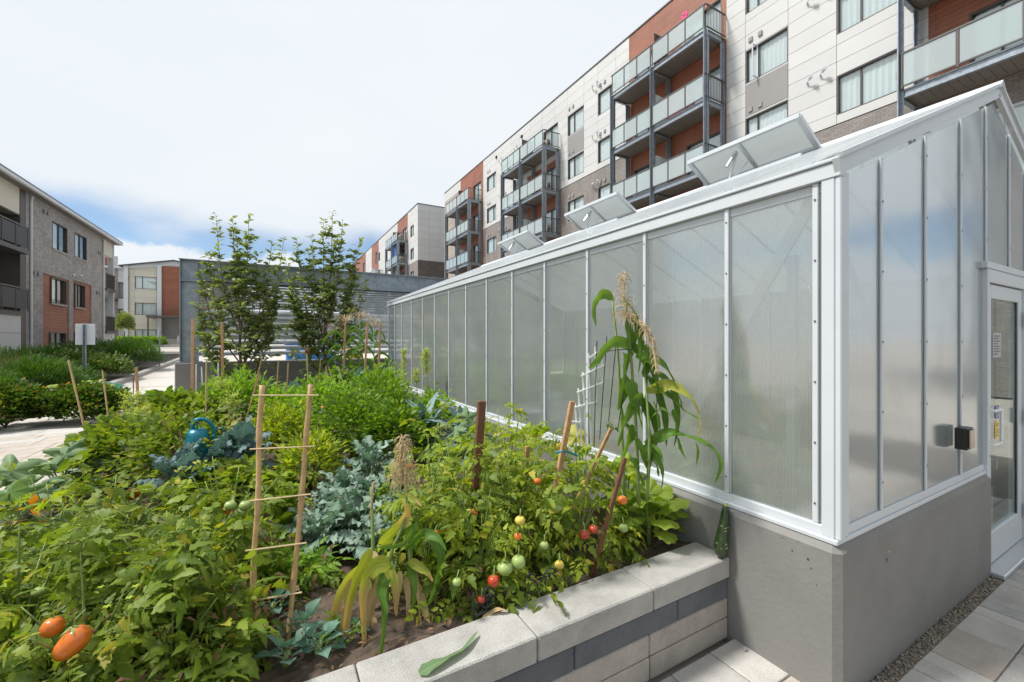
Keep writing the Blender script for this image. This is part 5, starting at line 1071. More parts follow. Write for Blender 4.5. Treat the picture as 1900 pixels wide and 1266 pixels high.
rosette('parsley_clump', 'dark parsley tuft at the foot of the ladder', 'parsley', at(505, 1090, z=-1.25), ['fern', 'fern', 'tom'], 26, 19, None, (10, 85), .8, .05, .02)
rosette('parsley_clump', 'loose parsley tuft right of the ladder', 'parsley', at(565, 1085, z=-1.25), ['fern', 'fern', 'tom'], 26, 29, None, (10, 80), .75, .05, .02)
rosette('weed_clump', 'low ragged weeds along the soil edge of the coping', 'weeds', at(640, 1180, z=-1.25), ['fern', 'cab'], 16, 39, None, (5, 50), .5, .02, .02)
for i, (u, v, tt, sc, n, lab) in enumerate([(30, 905, 2.9, .9, 8, 'zucchini plant with large grey green leaves at the path edge of the bed'), (115, 880, 3.3, .9, 9, 'zucchini plant with pale lobed leaves hanging toward the pavers'), (165, 850, 3.9, .9, 8, 'zucchini plant by the thin leaning cane'), (5, 960, 2.5, .8, 6, 'zucchini plant cut by the edge of the view with orange blossoms')]):
    q = at(u, v, t=tt); rosette('zucchini_plant', lab, 'zucchini', (max(q.x, -1.6), q.y, -1.25), ['sq'], n, i * 3 + 5, 'zucchini plants by the path', (15, 85), sc * 1.15, max(.1, q.z + 1.25 - .14), .03)
q = at(62, 940, t=2.45); t = thing('squash_blossom', 'open orange squash blossom over the path coping', 'flower', q); 
for k in range(5): mb = MB(); leaflet(mb, Matrix.Translation(q) @ rot_frame((math.cos(k * 1.257), -abs(math.sin(k * 1.257)) * .4, .4 + math.sin(k * 1.257)), 0), .075, .022, OVAL, .3, -.2); part('petal', mb, petal, t, True)
mb = MB(); mb.tube([q, q + Vector((.02, .03, -.2))], .004, 5); part('stem', mb, stem_g, t)
for i, (x, y, h, n, sc, lab) in enumerate([(2.0, 1.84, .16, 18, 1.15, 'lime green cucumber leaves at the corner of coping and greenhouse'), (2.05, 2.1, .30, 10, .9, 'cucumber vine at the foot of the tall corn'), (1.85, 2.35, .46, 12, .9, 'cucumber vine climbing the white trellis'), (1.72, 2.75, .50, 12, .85, 'cucumber vine between the pale stake and the trellis'), (1.5, 3.4, .40, 12, .85, 'yellowing cucumber vine beside the dark stake'), (1.25, 3.3, .34, 10, .9, 'cucumber leaves behind the yellow green tomato'), (1.85, 4.0, .3, 9, .7, 'cucumber vine drooping against the greenhouse base')]):
    rosette('cucumber_vine', lab, 'cucumber vine', (x, y, -1.25), ['sql', 'sql', 'sq'] if i in (4, 5) else ['sql'], n, i + 50, 'cucumber vines along the greenhouse', (0, 80), sc, h, .05)
q = (1.68, 3.1, -1.25); bush('bean_plant', 'pole bean with yellow green leaves beside the dark stake', 'bean', q, .2, .25, .62, ['bean'], 70, 91, None, scale=.9)
# bolting stalks with fine lime flowers
def bolt(u, v, tt, h, label, m=lime_fine, n=130, spread=.13, seed=1, nm='flowering_stalk'):
    p = at(u, v, t=tt); r = random.Random(seed); t = thing(nm, label, 'flowering stalk', (p.x, p.y, -1.25), 'stalks gone to seed'); base = Vector((p.x, p.y, -1.25)); top = Vector((p.x, p.y, p.z)); s = MB(); f = MB()
    s.tube([base, base.lerp(top, .5) + Vector((.02, 0, 0)), top], [.008, .006, .003], 5)
    for i in range(n):
        k = r.uniform(0, 1) ** .7; b = top - Vector((0, 0, h * (1 - k))); a = r.uniform(0, 6.28); d = Vector((math.cos(a) * spread * (1.1 - .5 * k), math.sin(a) * spread * (1.1 - .5 * k), r.uniform(.02, .10))) * r.uniform(.4, 1.)
        s.tube([b, b + d], [.0022, .001], 3, False)
        for _ in range(4): leaflet(f, Matrix.Translation(b + d * r.uniform(.5, 1.05)) @ rot_frame((r.uniform(-1, 1), r.uniform(-1, 1), r.uniform(.2, 1.4))), .026, .0035, RHOMB, .1, .1)
    part('stem', s, stem_y, t); part('flower_head', f, m, t, kind='stuff'); return t
bolt(245, 735, 4.6, .34, 'lime broccoli raab gone to flower near the path', seed=1, spread=.20, n=150); bolt(262, 760, 4.3, .25, 'second lime flowering stalk near the path', seed=2, spread=.16); bolt(412, 705, 5.2, .28, 'pale branching seed stalk left of the ladder', seed=3, spread=.22, n=110); bolt(430, 735, 5., .2, 'low pale seed stalk under the branching one', seed=4, spread=.18, n=90)
bolt(749, 652, 7.1, .55, 'slim yellow green flower spike close to the greenhouse', seed=5, spread=.09, n=220); bolt(790, 652, 6.3, .40, 'wide yellow green flower plume close to the greenhouse', seed=6, spread=.12, n=240); bolt(772, 690, 6.4, .2, 'small yellow green plume beside the wide one', seed=7, spread=.11, n=120)
# ---------------------------------------------------------------- corn
def corn(label, stalks, leaves, tassels, group, base_w=.055):
    """stalks: pixel polylines; leaves: (pixel pts, distances, width m, material, seed)"""
    q = at(*stalks[0][0][:2], t=stalks[0][0][2]); t = thing('corn_plant', label, 'corn plant', q, group)
    for s in stalks:
        pts = catmull([at(u, v, t=d) for u, v, d in s], 4); mb = MB(); n = len(pts); mb.tube(pts, [.011 * (1 - .6 * i / n) for i in range(n)], 7); part('stalk', mb, stem_g, t, True)
    for i, (pts, d0, d1, w, m) in enumerate(leaves):
        P = [at(u, v, t=d0 + (d1 - d0) * k / (len(pts) - 1)) for k, (u, v) in enumerate(pts)]; part('leaf', strap(MB(), P, w * (1.65 if 'tall' in label else 1.3), i * 7 + len(label)), m, t, True)
    for pts, spread, n, sd in tassels:
        r = random.Random(sd); P = catmull([at(u, v, t=d) for u, v, d in pts], 5); mb = MB(); mb.tube(P, [.006] * (len(P) - 1) + [.003], 5)
        for i in range(n):
            k = r.randrange(len(P)); b = P[k]; sp = spread * (1 - .6 * k / len(P)); a = r.uniform(0, 6.28); d = Vector((math.cos(a) * sp, math.sin(a) * sp * .7, r.uniform(-.3, .5) * sp)); e = b + d * r.uniform(.5, 1); mb.tube([b, b + (e - b) * .5 + Vector((0, 0, .012)), e, e + Vector((d.x * .1, 0, -sp * .45))], [.0022, .002, .0016, .0008], 3, False)
        part('tassel', mb, tassel_m, t)
    return t
C = corn_leaf
corn('tall green corn with two drooping tan tassels against the greenhouse wall', [[(1185, 935, 2.42), (1178, 760, 2.42), (1165, 600, 2.45), (1158, 545, 2.45)], [(1158, 930, 2.5), (1152, 760, 2.5), (1145, 640, 2.5), (1136, 556, 2.5)], [(1200, 930, 2.4), (1205, 820, 2.35), (1196, 690, 2.4)]], [
    ([(1205, 705), (1239, 735), (1269, 762), (1300, 780)], 2.4, 2.25, .05, C), ([(1180, 660), (1222, 672), (1245, 699), (1260, 739), (1266, 762)], 2.42, 2.3, .045, C), ([(1200, 725), (1242, 716), (1282, 742), (1298, 782), (1294, 816)], 2.4, 2.2, .05, corn_yel),
    ([(1196, 822), (1239, 805), (1279, 812), (1318, 830), (1337, 860), (1326, 898)], 2.38, 2.12, .042, C), ([(1158, 655), (1156, 690), (1158, 720), (1146, 762)], 2.48, 2.4, .075, C), ([(1165, 705), (1174, 740), (1184, 770), (1192, 800)], 2.4, 2.35, .065, C),
    ([(1165, 590), (1181, 600), (1188, 640), (1184, 695)], 2.44, 2.38, .055, C), ([(1140, 556), (1118, 546), (1104, 560), (1101, 580), (1106, 606)], 2.5, 2.4, .04, C), ([(1185, 652), (1146, 634), (1123, 646), (1106, 672), (1092, 684)], 2.45, 2.35, .045, C),
    ([(1158, 785), (1174, 812), (1190, 835), (1200, 870)], 2.42, 2.36, .06, C), ([(1203, 820), (1222, 838), (1231, 858)], 2.36, 2.25, .03, C), ([(1255, 808), (1262, 832), (1272, 852)], 2.3, 2.25, .022, C), ([(1212, 745), (1220, 775), (1224, 800)], 2.36, 2.32, .03, C),
    ([(1248, 760), (1254, 785), (1248, 812)], 2.32, 2.28, .03, C), ([(1290, 820), (1294, 840), (1291, 866)], 2.22, 2.2, .02, C), ([(1160, 590), (1170, 640), (1160, 690)], 2.46, 2.42, .05, C), ([(1192, 730), (1170, 760), (1152, 800)], 2.4, 2.34, .05, C), ([(1172, 850), (1185, 880), (1196, 905)], 2.4, 2.3, .05, C), ([(1176, 790), (1160, 830), (1148, 880)], 2.42, 2.3, .05, C),
    ([(1188, 745), (1210, 770), (1216, 820), (1208, 860)], 2.42, 2.36, .045, C),     ([(1196, 640), (1212, 690), (1218, 740), (1212, 790)], 2.46, 2.42, .05, C), ([(1190, 690), (1214, 720), (1232, 770), (1236, 830)], 2.46, 2.38, .055, C), ([(1180, 730), (1196, 770), (1206, 830), (1200, 890)], 2.44, 2.36, .06, C),
    ([(1160, 700), (1150, 740), (1154, 790), (1146, 830)], 2.5, 2.44, .055, C), ([(1150, 560), (1172, 574), (1180, 612), (1174, 652)], 2.5, 2.46, .04, C), ([(1205, 690), (1236, 706), (1252, 740), (1256, 790), (1250, 830)], 2.42, 2.3, .045, C), ([(1192, 830), (1214, 842), (1228, 880), (1226, 910)], 2.42, 2.34, .05, C), ([(1170, 640), (1190, 668), (1198, 720), (1190, 770)], 2.46, 2.4, .06, C),
    ([(1200, 780), (1225, 760), (1250, 775)], 2.4, 2.3, .04, C), ([(1195, 850), (1215, 860), (1222, 885)], 2.38, 2.3, .04, C), ([(1195, 700), (1200, 670), (1215, 690), (1222, 740)], 2.4, 2.35, .04, C)],
    [([(1160, 585, 2.45), (1158, 545, 2.45), (1157, 508, 2.45)], .10, 70, 3), ([(1162, 585, 2.44), (1190, 605, 2.4), (1210, 640, 2.36), (1219, 690, 2.34)], .07, 170, 4)], None)
corn('withered corn with yellow and dry hanging leaves at the front coping', [[(716, 1142, 1.93), (722, 1040, 1.93), (752, 960, 1.95), (752, 880, 1.97)], [(765, 1135, 1.97), (760, 1040, 1.97), (757, 985, 1.98)], [(690, 1130, 1.98), (692, 1020, 1.98), (690, 950, 2.0), (688, 905, 2.0)]], [
    ([(672, 1046), (640, 1085), (620, 1140), (607, 1213)], 1.93, 1.8, .045, corn_yel), ([(688, 1020), (660, 1075), (645, 1136), (636, 1232)], 1.93, 1.74, .05, corn_yel), ([(724, 1046), (696, 1052), (676, 1084), (672, 1132), (678, 1216)], 1.92, 1.72, .06, corn_yel),
    ([(718, 1060), (706, 1100), (713, 1140), (701, 1252)], 1.92, 1.64, .045, C), ([(700, 1080), (687, 1132), (700, 1168), (727, 1195)], 1.95, 1.78, .04, corn_dry), ([(716, 1050), (732, 1084), (733, 1140)], 1.93, 1.85, .04, corn_yel),
    ([(758, 1050), (768, 1084), (767, 1122)], 1.96, 1.9, .035, C), ([(800, 992), (817, 1030), (808, 1084), (792, 1128)], 1.98, 1.88, .042, C), ([(756, 1022), (780, 991), (809, 998), (828, 1022)], 1.97, 1.86, .05, C), ([(705, 1010), (734, 984), (752, 960), (755, 932)], 1.97, 1.93, .06, corn_yel),
    ([(770, 1060), (775, 1110), (782, 1172)], 1.97, 1.86, .018, corn_dry), ([(775, 1080), (790, 1138), (812, 1166), (828, 1152)], 1.97, 1.86, .03, corn_dry), ([(752, 1070), (757, 1110), (754, 1165)], 1.96, 1.88, .025, corn_dry), ([(655, 1075), (642, 1120), (632, 1180)], 1.9, 1.8, .045, corn_dry), ([(742, 1060), (736, 1110), (735, 1145)], 1.94, 1.9, .03, corn_dry),
    ([(690, 1024), (700, 1050), (696, 1110)], 1.96, 1.9, .028, corn_dry), ([(760, 1040), (790, 1062), (803, 1080)], 1.96, 1.9, .035, corn_yel), ([(665, 1160), (655, 1195), (650, 1222)], 1.85, 1.78, .022, corn_dry), ([(752, 915), (768, 925), (782, 940)], 1.95, 1.9, .02, corn_yel), ([(730, 1000), (770, 975), (745, 1010), (700, 1016)], 1.96, 1.9, .03, C), ([(700, 1085), (680, 1130), (690, 1190), (684, 1215)], 1.9, 1.78, .035, corn_dry)],
    [([(752, 900, 1.96), (749, 860, 1.96), (747, 815, 1.96)], .085, 190, 8), ([(690, 960, 2.0), (689, 930, 2.0), (692, 898, 2.0)], .02, 16, 9)], None)
for i, (u, v, tt, lab) in enumerate([(640, 600, 8.6, 'far corn plant with a pale tassel before the louvre screen'), (668, 592, 8.9, 'far corn plant between the two tall stakes'), (694, 606, 8.4, 'far corn plant nearest the greenhouse corner'), (622, 618, 9.0, 'shorter far corn plant beside the second tree')]):
    r = random.Random(i); top = at(u, v, t=tt); t = thing('corn_plant', lab, 'corn plant', (top.x, top.y, -1.25), 'corn at the far end of the bed'); mb = MB(); base = Vector((top.x, top.y, -1.25)); mb.tube([base, top], [.016, .008], 6); part('stalk', mb, stem_g, t, True)
    for k in range(11):
        b = base.lerp(top, .12 + .075 * k); a = k * 3.1 + r.uniform(-.5, .5); d = Vector((math.cos(a), math.sin(a) * .6, 0)); l = r.uniform(.3, .45)
        part('leaf', strap(MB(), [b, b + d * l * .4 + Vector((0, 0, l * .35)), b + d * l * .8 + Vector((0, 0, l * .1)), b + d * l + Vector((0, 0, -l * .4))], .07, k), C, t, True)
    mb = MB(); 
    for k in range(34): a = r.uniform(0, 6.28); q = top + Vector((0, 0, r.uniform(-.05, .1))); mb.tube([q, q + Vector((math.cos(a) * .12, math.sin(a) * .12, .10)), q + Vector((math.cos(a) * .2, math.sin(a) * .2, .03))], [.004, .003, .002], 3, False)
    part('tassel', mb, tassel_m, t)
# sunflower
q = at(571, 652, t=8.6); t = thing('sunflower', 'rust coloured sunflower facing the path before the grey wall', 'sunflower', (q.x, q.y, -1.25)); mb = MB(); mb.tube([(q.x, q.y, -1.25), q], [.012, .008], 6); part('stem', mb, stem_g, t); mb = MB()
for k in range(16): leaflet(mb, Matrix.Translation(q) @ rot_frame((math.cos(k * .393), -.3, math.sin(k * .393))), .085, .016, OVAL, .1, .1)
part('petal_ring', mb, petal, t, True, kind='stuff'); mb = MB(); mb.tube([q + Vector((0, -.012, 0)), q + Vector((0, -.03, 0))], [.05, .035], 12); part('seed_disc', mb, stem_b, t)
# ---------------------------------------------------------------- stakes, ladder, trellis, wire
def stake(label, a, b, w, m, group='garden stakes', round_=True, nm='garden_stake', tie=False):
    """a = (u, v) of the top, b = (u, v, distance) of the lowest seen point; runs on into the soil"""
    q = at(b[0], b[1], t=b[2]); p = at(a[0], a[1], t=a[2] if len(a) > 2 else b[2]); d = (q - p).normalized(); foot = q + d * max(0, (q.z + 1.27) / max(.2, -d.z)) if q.z > -1.27 else q
    mb = MB()
    if round_: n = 6; mb.tube([p.lerp(foot, k / n) for k in range(n + 1)], [w / 2 * (1 + (.12 if k % 2 else -.05)) for k in range(n + 1)], 7)
    else: mb.bar(foot, p, w, w * .6, Vector((0, 1, 0)), w * .08)
    return single(nm, mb, m, label, 'garden stake', group, False)
stake('wide dark brown weathered stake standing among the yellow green plants', (894, 744), (884, 892, 2.45), .048, wood_d, round_=False)
stake('pale new wooden stake with a slanted lean by the white trellis', (1062, 745), (1038, 870, 2.42), .034, wood_s, round_=False)
stake('orange wooden stake leaning at the foot of the tall corn', (1134, 795), (1108, 850, 2.4), .022, wood_s, round_=False)
stake('brown weathered stake leaning among the red tomatoes', (1160, 850), (1103, 1050, 2.26), .026, wood_d, round_=False)
stake('short pale peg between the dark stake and the pale stake', (979, 828), (976, 880, 2.6), .028, wood_s, round_=False)
BG = 'thin canes in the bed'
for lab, a, b, w, m in [('long thin cane leaning in front of the hedge', (127, 668, 3.9), (180, 895, 3.7), .016, bamboo), ('second thin cane leaning beside the sign post', (190, 688, 4.2), (214, 880, 4.0), .014, bamboo), ('short cane pair member with square top near the ramp', (253, 682), (256, 742, 5.6), .03, wood_s), ('thin grey cane beside the square topped one', (247, 699), (248, 742, 5.6), .012, stem_b),
    ('thick tan stake in front of the steel post', (358, 592), (357, 720, 7.2), .045, wood_s), ('thick tan stake in front of the louvres', (412, 598), (413, 690, 7.6), .04, wood_s), ('tall tan stake among the far corn by the second tree', (641, 600), (637, 712, 7.6), .035, wood_s), ('tall tan stake in the middle of the far corn', (682, 600), (676, 708, 7.6), .035, wood_s), ('tall tan stake nearest the greenhouse corner', (706, 600), (702, 705, 7.6), .035, wood_s),
    ('first white plastic rod by the grey pedestal', (364, 676), (364, 735, 6.4), .016, white_pl), ('second white plastic rod by the grey pedestal', (374, 681), (376, 722, 6.4), .018, white_pl), ('single white rod in front of the first tree', (405, 673), (405, 705, 6.6), .018, white_pl), ('tall pale cane right of the white rods', (383, 667), (381, 820, 4.6), .014, rung_m),
    ('slanting cane on the left of the bare grey wall', (487, 662), (452, 800, 4.6), .012, bamboo), ('thin cane crossing behind the ladder top', (483, 692), (450, 800, 4.5), .012, bamboo), ('upright cane before the bare grey wall', (517, 668), (509, 790, 5.4), .014, bamboo), ('second upright cane before the bare grey wall', (535, 673), (529, 790, 5.4), .014, bamboo), ('cane holding the rust sunflower', (569, 656), (572, 720, 7.), .014, rung_m),
    ('thin cane right of the sunflower', (595, 664), (592, 715, 6.6), .012, bamboo), ('short cane beside the dark palm kale', (605, 680), (605, 720, 6.4), .012, rung_m), ('leaning pale cane left of the far corn', (610, 680), (619, 712, 6.2), .012, rung_m), ('long leaning pale cane over the bush', (627, 680), (644, 735, 5.8), .014, rung_m), ('short leaning pale cane over the dark pepper', (649, 706), (665, 760, 5.3), .014, rung_m), ('slanting twig before the far corner of the greenhouse', (692, 680), (725, 712, 6.6), .012, bamboo),
    ('upright cane behind the right ladder pole', (600, 770), (600, 828, 4.2), .012, bamboo)]:
    stake(lab, a, b, w, m, BG, m is not wood_s, 'garden_cane')
for k, (a, b, w, lab) in enumerate([((304, 778), (322, 875, 3.4), .022, 'left piece of the split bamboo tripod'), ((312, 800), (334, 880, 3.42), .018, 'middle piece of the split bamboo tripod'), ((332, 782), (342, 882, 3.4), .018, 'right piece of the split bamboo tripod')]): stake(lab, a, b, w, wood_d if k == 1 else bamboo, 'bamboo tripod pieces')
for k, (a, b) in enumerate([((425, 760), (424, 800, 4.3)), ((434, 765), (433, 800, 4.3)), ((447, 770), (444, 800, 4.3))]): stake(('left', 'middle', 'right')[k] + ' one of three short canes under the pale seed stalk', a, b, .016, bamboo, 'short canes under the seed stalk', True, 'garden_cane')
LD = thing('bamboo_ladder', 'homemade plant ladder of two bamboo poles with five thin rungs', 'plant ladder', at(505, 1210, z=-1.26))
pl = [at(487, 715, t=1.86), at(481, 800, t=1.84), at(479, 930, t=1.8), at(470, 1060, t=1.76), at(476, 1212, t=1.705)]; pr = [at(577, 714, t=1.9), at(569, 800, t=1.88), at(560, 920, t=1.84), at(546, 1070, t=1.79), at(531, 1218, t=1.71)]
def along(P, v):
    for a, b in zip(P[:-1], P[1:]):
        va, vb = [HC - F * q.z / (q.x * fx + q.y * fy) for q in (a, b)]
        if va <= v <= vb: return a.lerp(b, (v - va) / (vb - va))
    return P[-1]
for P in (pl, pr):
    Q = catmull(P, 4); mb = MB(); mb.tube(Q, [.0105 + (.0022 if k % 4 == 0 else 0) for k in range(len(Q))], 8); part('pole', mb, bamboo, LD, True)
for v0, v1 in ((733, 733), (832, 828), (926, 917), (1018, 1008), (1112, 1100)):
    a = along(pl, v0); b = along(pr, v1); d = (b - a).normalized(); mb = MB(); o = Vector((0, -.014, 0)); mb.tube([a - d * .035 + o, b + d * .035 + o], .0035, 5); part('rung', mb, rung_m, LD)
TR = thing('plant_trellis', 'white plastic fan trellis leaning against the greenhouse wall', 'trellis', at(1075, 850, t=2.55)); td = 2.55
for a, b in [((305, 575), (325, 990)), ((337, 470), (350, 990)), ((375, 433), (385, 900)), ((410, 500), (415, 657)), ((280, 665), (300, 990)), ((262, 752), (275, 940))]:
    mb = MB(); mb.bar(at(980 + a[0] / 3.014, 500 + a[1] / 3.014, t=td), at(980 + b[0] / 3.014, 500 + b[1] / 3.014, t=td), .013, .008); part('upright', mb, white_pl, TR)
for a, b in [((295, 598), (430, 533)), ((272, 689), (420, 632)), ((256, 773), (385, 740)), ((343, 494), (388, 465)), ((243, 850), (292, 856))]:
    mb = MB(); mb.bar(at(980 + a[0] / 3.014, 500 + a[1] / 3.014, t=td - .012), at(980 + b[0] / 3.014, 500 + b[1] / 3.014, t=td - .012), .014, .007); part('crossbar', mb, white_pl, TR)
WC = thing('wire_cage', 'thin black wire plant cage around the tall corn', 'plant cage', at(1120, 850, t=2.5))
for a, b, d in [((385, 400), (368, 1000), 2.52), ((440, 375), (400, 950), 2.48), ((490, 430), (450, 850), 2.44), ((345, 500), (345, 980), 2.56), ((545, 620), (500, 900), 2.4)]:
    mb = MB(); mb.tube([at(980 + a[0] / 3.014, 500 + a[1] / 3.014, t=d), at(980 + b[0] / 3.014, 500 + b[1] / 3.014, t=d)], .0026, 5); part('wire', mb, wire_m, WC)
mb = MB(); mb.tube([at(1114, 655, t=2.5), at(1140, 650, t=2.44), at(1168, 648, t=2.4)], .0026, 5); part('wire', mb, wire_m, WC)
tie = MB(); tie.tube(catmull([at(1030, 841, t=2.38), at(1048, 838, t=2.36), at(1072, 846, t=2.4)], 4), .006, 6); single('plant_tie', tie, teal_pl, 'blue green tie wound round the pale stake', 'plant tie')
# scrolled iron edging
SE = thing('iron_edging', 'dark scrolled iron edging fence behind the front coping', 'edging', (1.0, 1.71, -1.25))
for k in range(4):
    cx_ = .84 + k * .112; cz = -1.175
    mb = MB(); P = []
    for i in range(22): a = -.4 + i * .42; rd = .042 * (1 - i / 26); P.append((cx_ + rd * math.cos(a), 1.705, cz + rd * math.sin(a)))
    mb.tube(P, .0042, 5); part('scroll', mb, iron_m, SE); mb = MB(); P = [(cx_ - .055 + .11 * t_, 1.705, cz + .005 + .06 * math.sin(math.pi * t_)) for t_ in [i / 9 for i in range(10)]]; mb.tube(P, .004, 5); part('scroll', mb, iron_m, SE)
for x in (.77, 1.01, 1.24): mb = MB(); mb.tube([(x, 1.705, -1.27), (x, 1.705, -1.11)], .0045, 5); part('spike', mb, iron_m, SE)
mb = MB(); mb.tube([(.77, 1.705, -1.215), (1.24, 1.705, -1.215)], .004, 5); part('rail', mb, iron_m, SE)
# zucchini on the coping, leaf on the coping
zt_ = thing('zucchini', 'dark green zucchini standing on the coping against the greenhouse wall', 'zucchini', at(1337, 1032, x=2.17)); b = at(1338, 1036, x=2.155); tp = at(1347, 940, x=2.19); b.z = zc_ + .004
Q = catmull([b, b.lerp(tp, .3) + Vector((0, .006, 0)), b.lerp(tp, .7), tp], 5); n = len(Q); rad_ = [.012, .030, .035, .037, .037, .036, .034, .032, .030, .028, .026, .0245, .023, .022, .021, .017]
mb = MB(); mb.tube(Q, rad_[:n], 16); zo = part('fruit', mb, None or M('zucchini_skin', (.020, .042, .012), .3, 0, .5, 40, bump=.1, coat=.3), zt_, True); mb = MB(); mb.tube([tp, tp + Vector((0, 0, .014))], [.012, .010], 8); part('stalk', mb, stem_y, zt_, True); mb = MB()
rz = random.Random(2)
for k in range(12):
    i = rz.choice((3, 4, 5, 8, 9)); a = rz.uniform(2.6, 4.6); c0 = Q[i]; rd = rad_[i] + .0006; p = c0 + Vector((math.cos(a) * rd, math.sin(a) * rd, rz.uniform(-.006, .006))); mb.obox(p, Vector((-math.sin(a), math.cos(a), 0)), Vector((math.cos(a), math.sin(a), 0)), Vector((0, 0, 1)), rz.uniform(.002, .006), .0006, .0014)
part('scar', mb, stem_y, zt_, kind='stuff')
mb = MB(); strap(mb, [(.46, 1.49, zc_ + .004), (.53, 1.495, zc_ + .012), (.64, 1.515, zc_ + .010), (.73, 1.575, zc_ + .016)], .055, 4, .25, Vector((0, .2, 1))); single('fallen_leaf', mb, squash_leaf, 'pale green leaf lying on the front coping stone', 'leaf', None, True)
mb = MB(); strap(mb, [(.80, 1.69, zc_ - .03), (.86, 1.66, zc_ + .012), (.90, 1.64, zc_ + .010), (.93, 1.66, zc_ + .004)], .03, 14, .3, Vector((0, .2, 1))); single('fallen_leaf', mb, corn_dry, 'curled tan corn leaf at the inner edge of the coping', 'leaf', None, True)
mb = MB(); q = at(1383, 1206, z=G + .008); mb.tube([q + Vector((-.012, 0, 0)), q + Vector((.012, 0, 0))], .008, 8); single('pebble', mb, paver_m[0], 'small grey pebble on the pavers at the wall foot', 'pebble')
# withered litter on the soil
mb = MB(); r = random.Random(12)
for _ in range(700): q = Vector((r.uniform(-.3, 1.1), r.uniform(1.72, 4), -1.245 + r.uniform(0, .02))); leaflet(mb, Matrix.Translation(q) @ rot_frame((r.uniform(-1, 1), r.uniform(-1, 1), r.uniform(-.1, .4))), r.uniform(.02, .05), r.uniform(.004, .01), RHOMB, .3, .3)
o = single('leaf_litter', mb, brown_leaf, 'withered brown leaf litter on the bare soil', 'litter'); o['kind'] = 'stuff'
mb = MB()
for _ in range(450):
    q = Vector((r.uniform(-1.4, 1.9), r.uniform(1.75, 3.6), 0)); q.z = r.uniform(-1.2, -.9); 
    if r.random() < .5: q = Vector((-.35 + r.gauss(0, .25), 2.0 + r.gauss(0, .2), r.uniform(-1.22, -.95)))
    leaflet(mb, Matrix.Translation(q) @ rot_frame((r.uniform(-1, 1), r.uniform(-1, 1), r.uniform(-1, .4))), r.uniform(.02, .05), r.uniform(.006, .012), RHOMB, .5, .6)
o = single('withered_leaves', mb, brown_leaf, 'shrivelled brown leaves hanging inside the tomato foliage', 'leaves'); o['kind'] = 'stuff'
# watering can
q = at(366, 815, t=3.35); wc_ = thing('watering_can', 'teal plastic watering can half hidden behind the split bamboo', 'watering can', (q.x, q.y, q.z - .16)); z0 = q.z - .14
mb = MB(); mb.tube([(q.x, q.y, z0), (q.x, q.y, z0 + .02), (q.x, q.y, z0 + .18), (q.x, q.y, z0 + .22)], [.075, .085, .078, .05], 18); part('body', mb, teal_pl, wc_, True)
mb = MB(); mb.tube(catmull([(q.x - .03, q.y, z0 + .20), (q.x - .02, q.y, z0 + .285), (q.x + .05, q.y, z0 + .29), (q.x + .105, q.y, z0 + .22), (q.x + .10, q.y, z0 + .1), (q.x + .07, q.y, z0 + .04)], 4), .014, 8); part('handle', mb, teal_pl, wc_, True)
mb = MB(); mb.tube([(q.x - .02, q.y + .06, z0 + .05), (q.x - .03, q.y + .16, z0 + .14), (q.x - .03, q.y + .22, z0 + .24)], [.02, .014, .012], 8); part('spout', mb, teal_pl, wc_, True); mb = MB(); mb.tube([(q.x - .03, q.y + .215, z0 + .235), (q.x - .03, q.y + .235, z0 + .26)], [.014, .035], 12); part('rose', mb, teal_pl, wc_)
stake('post of the rock pile', (1, 1), (1, 1, 1), .001, wood_d) if False else None
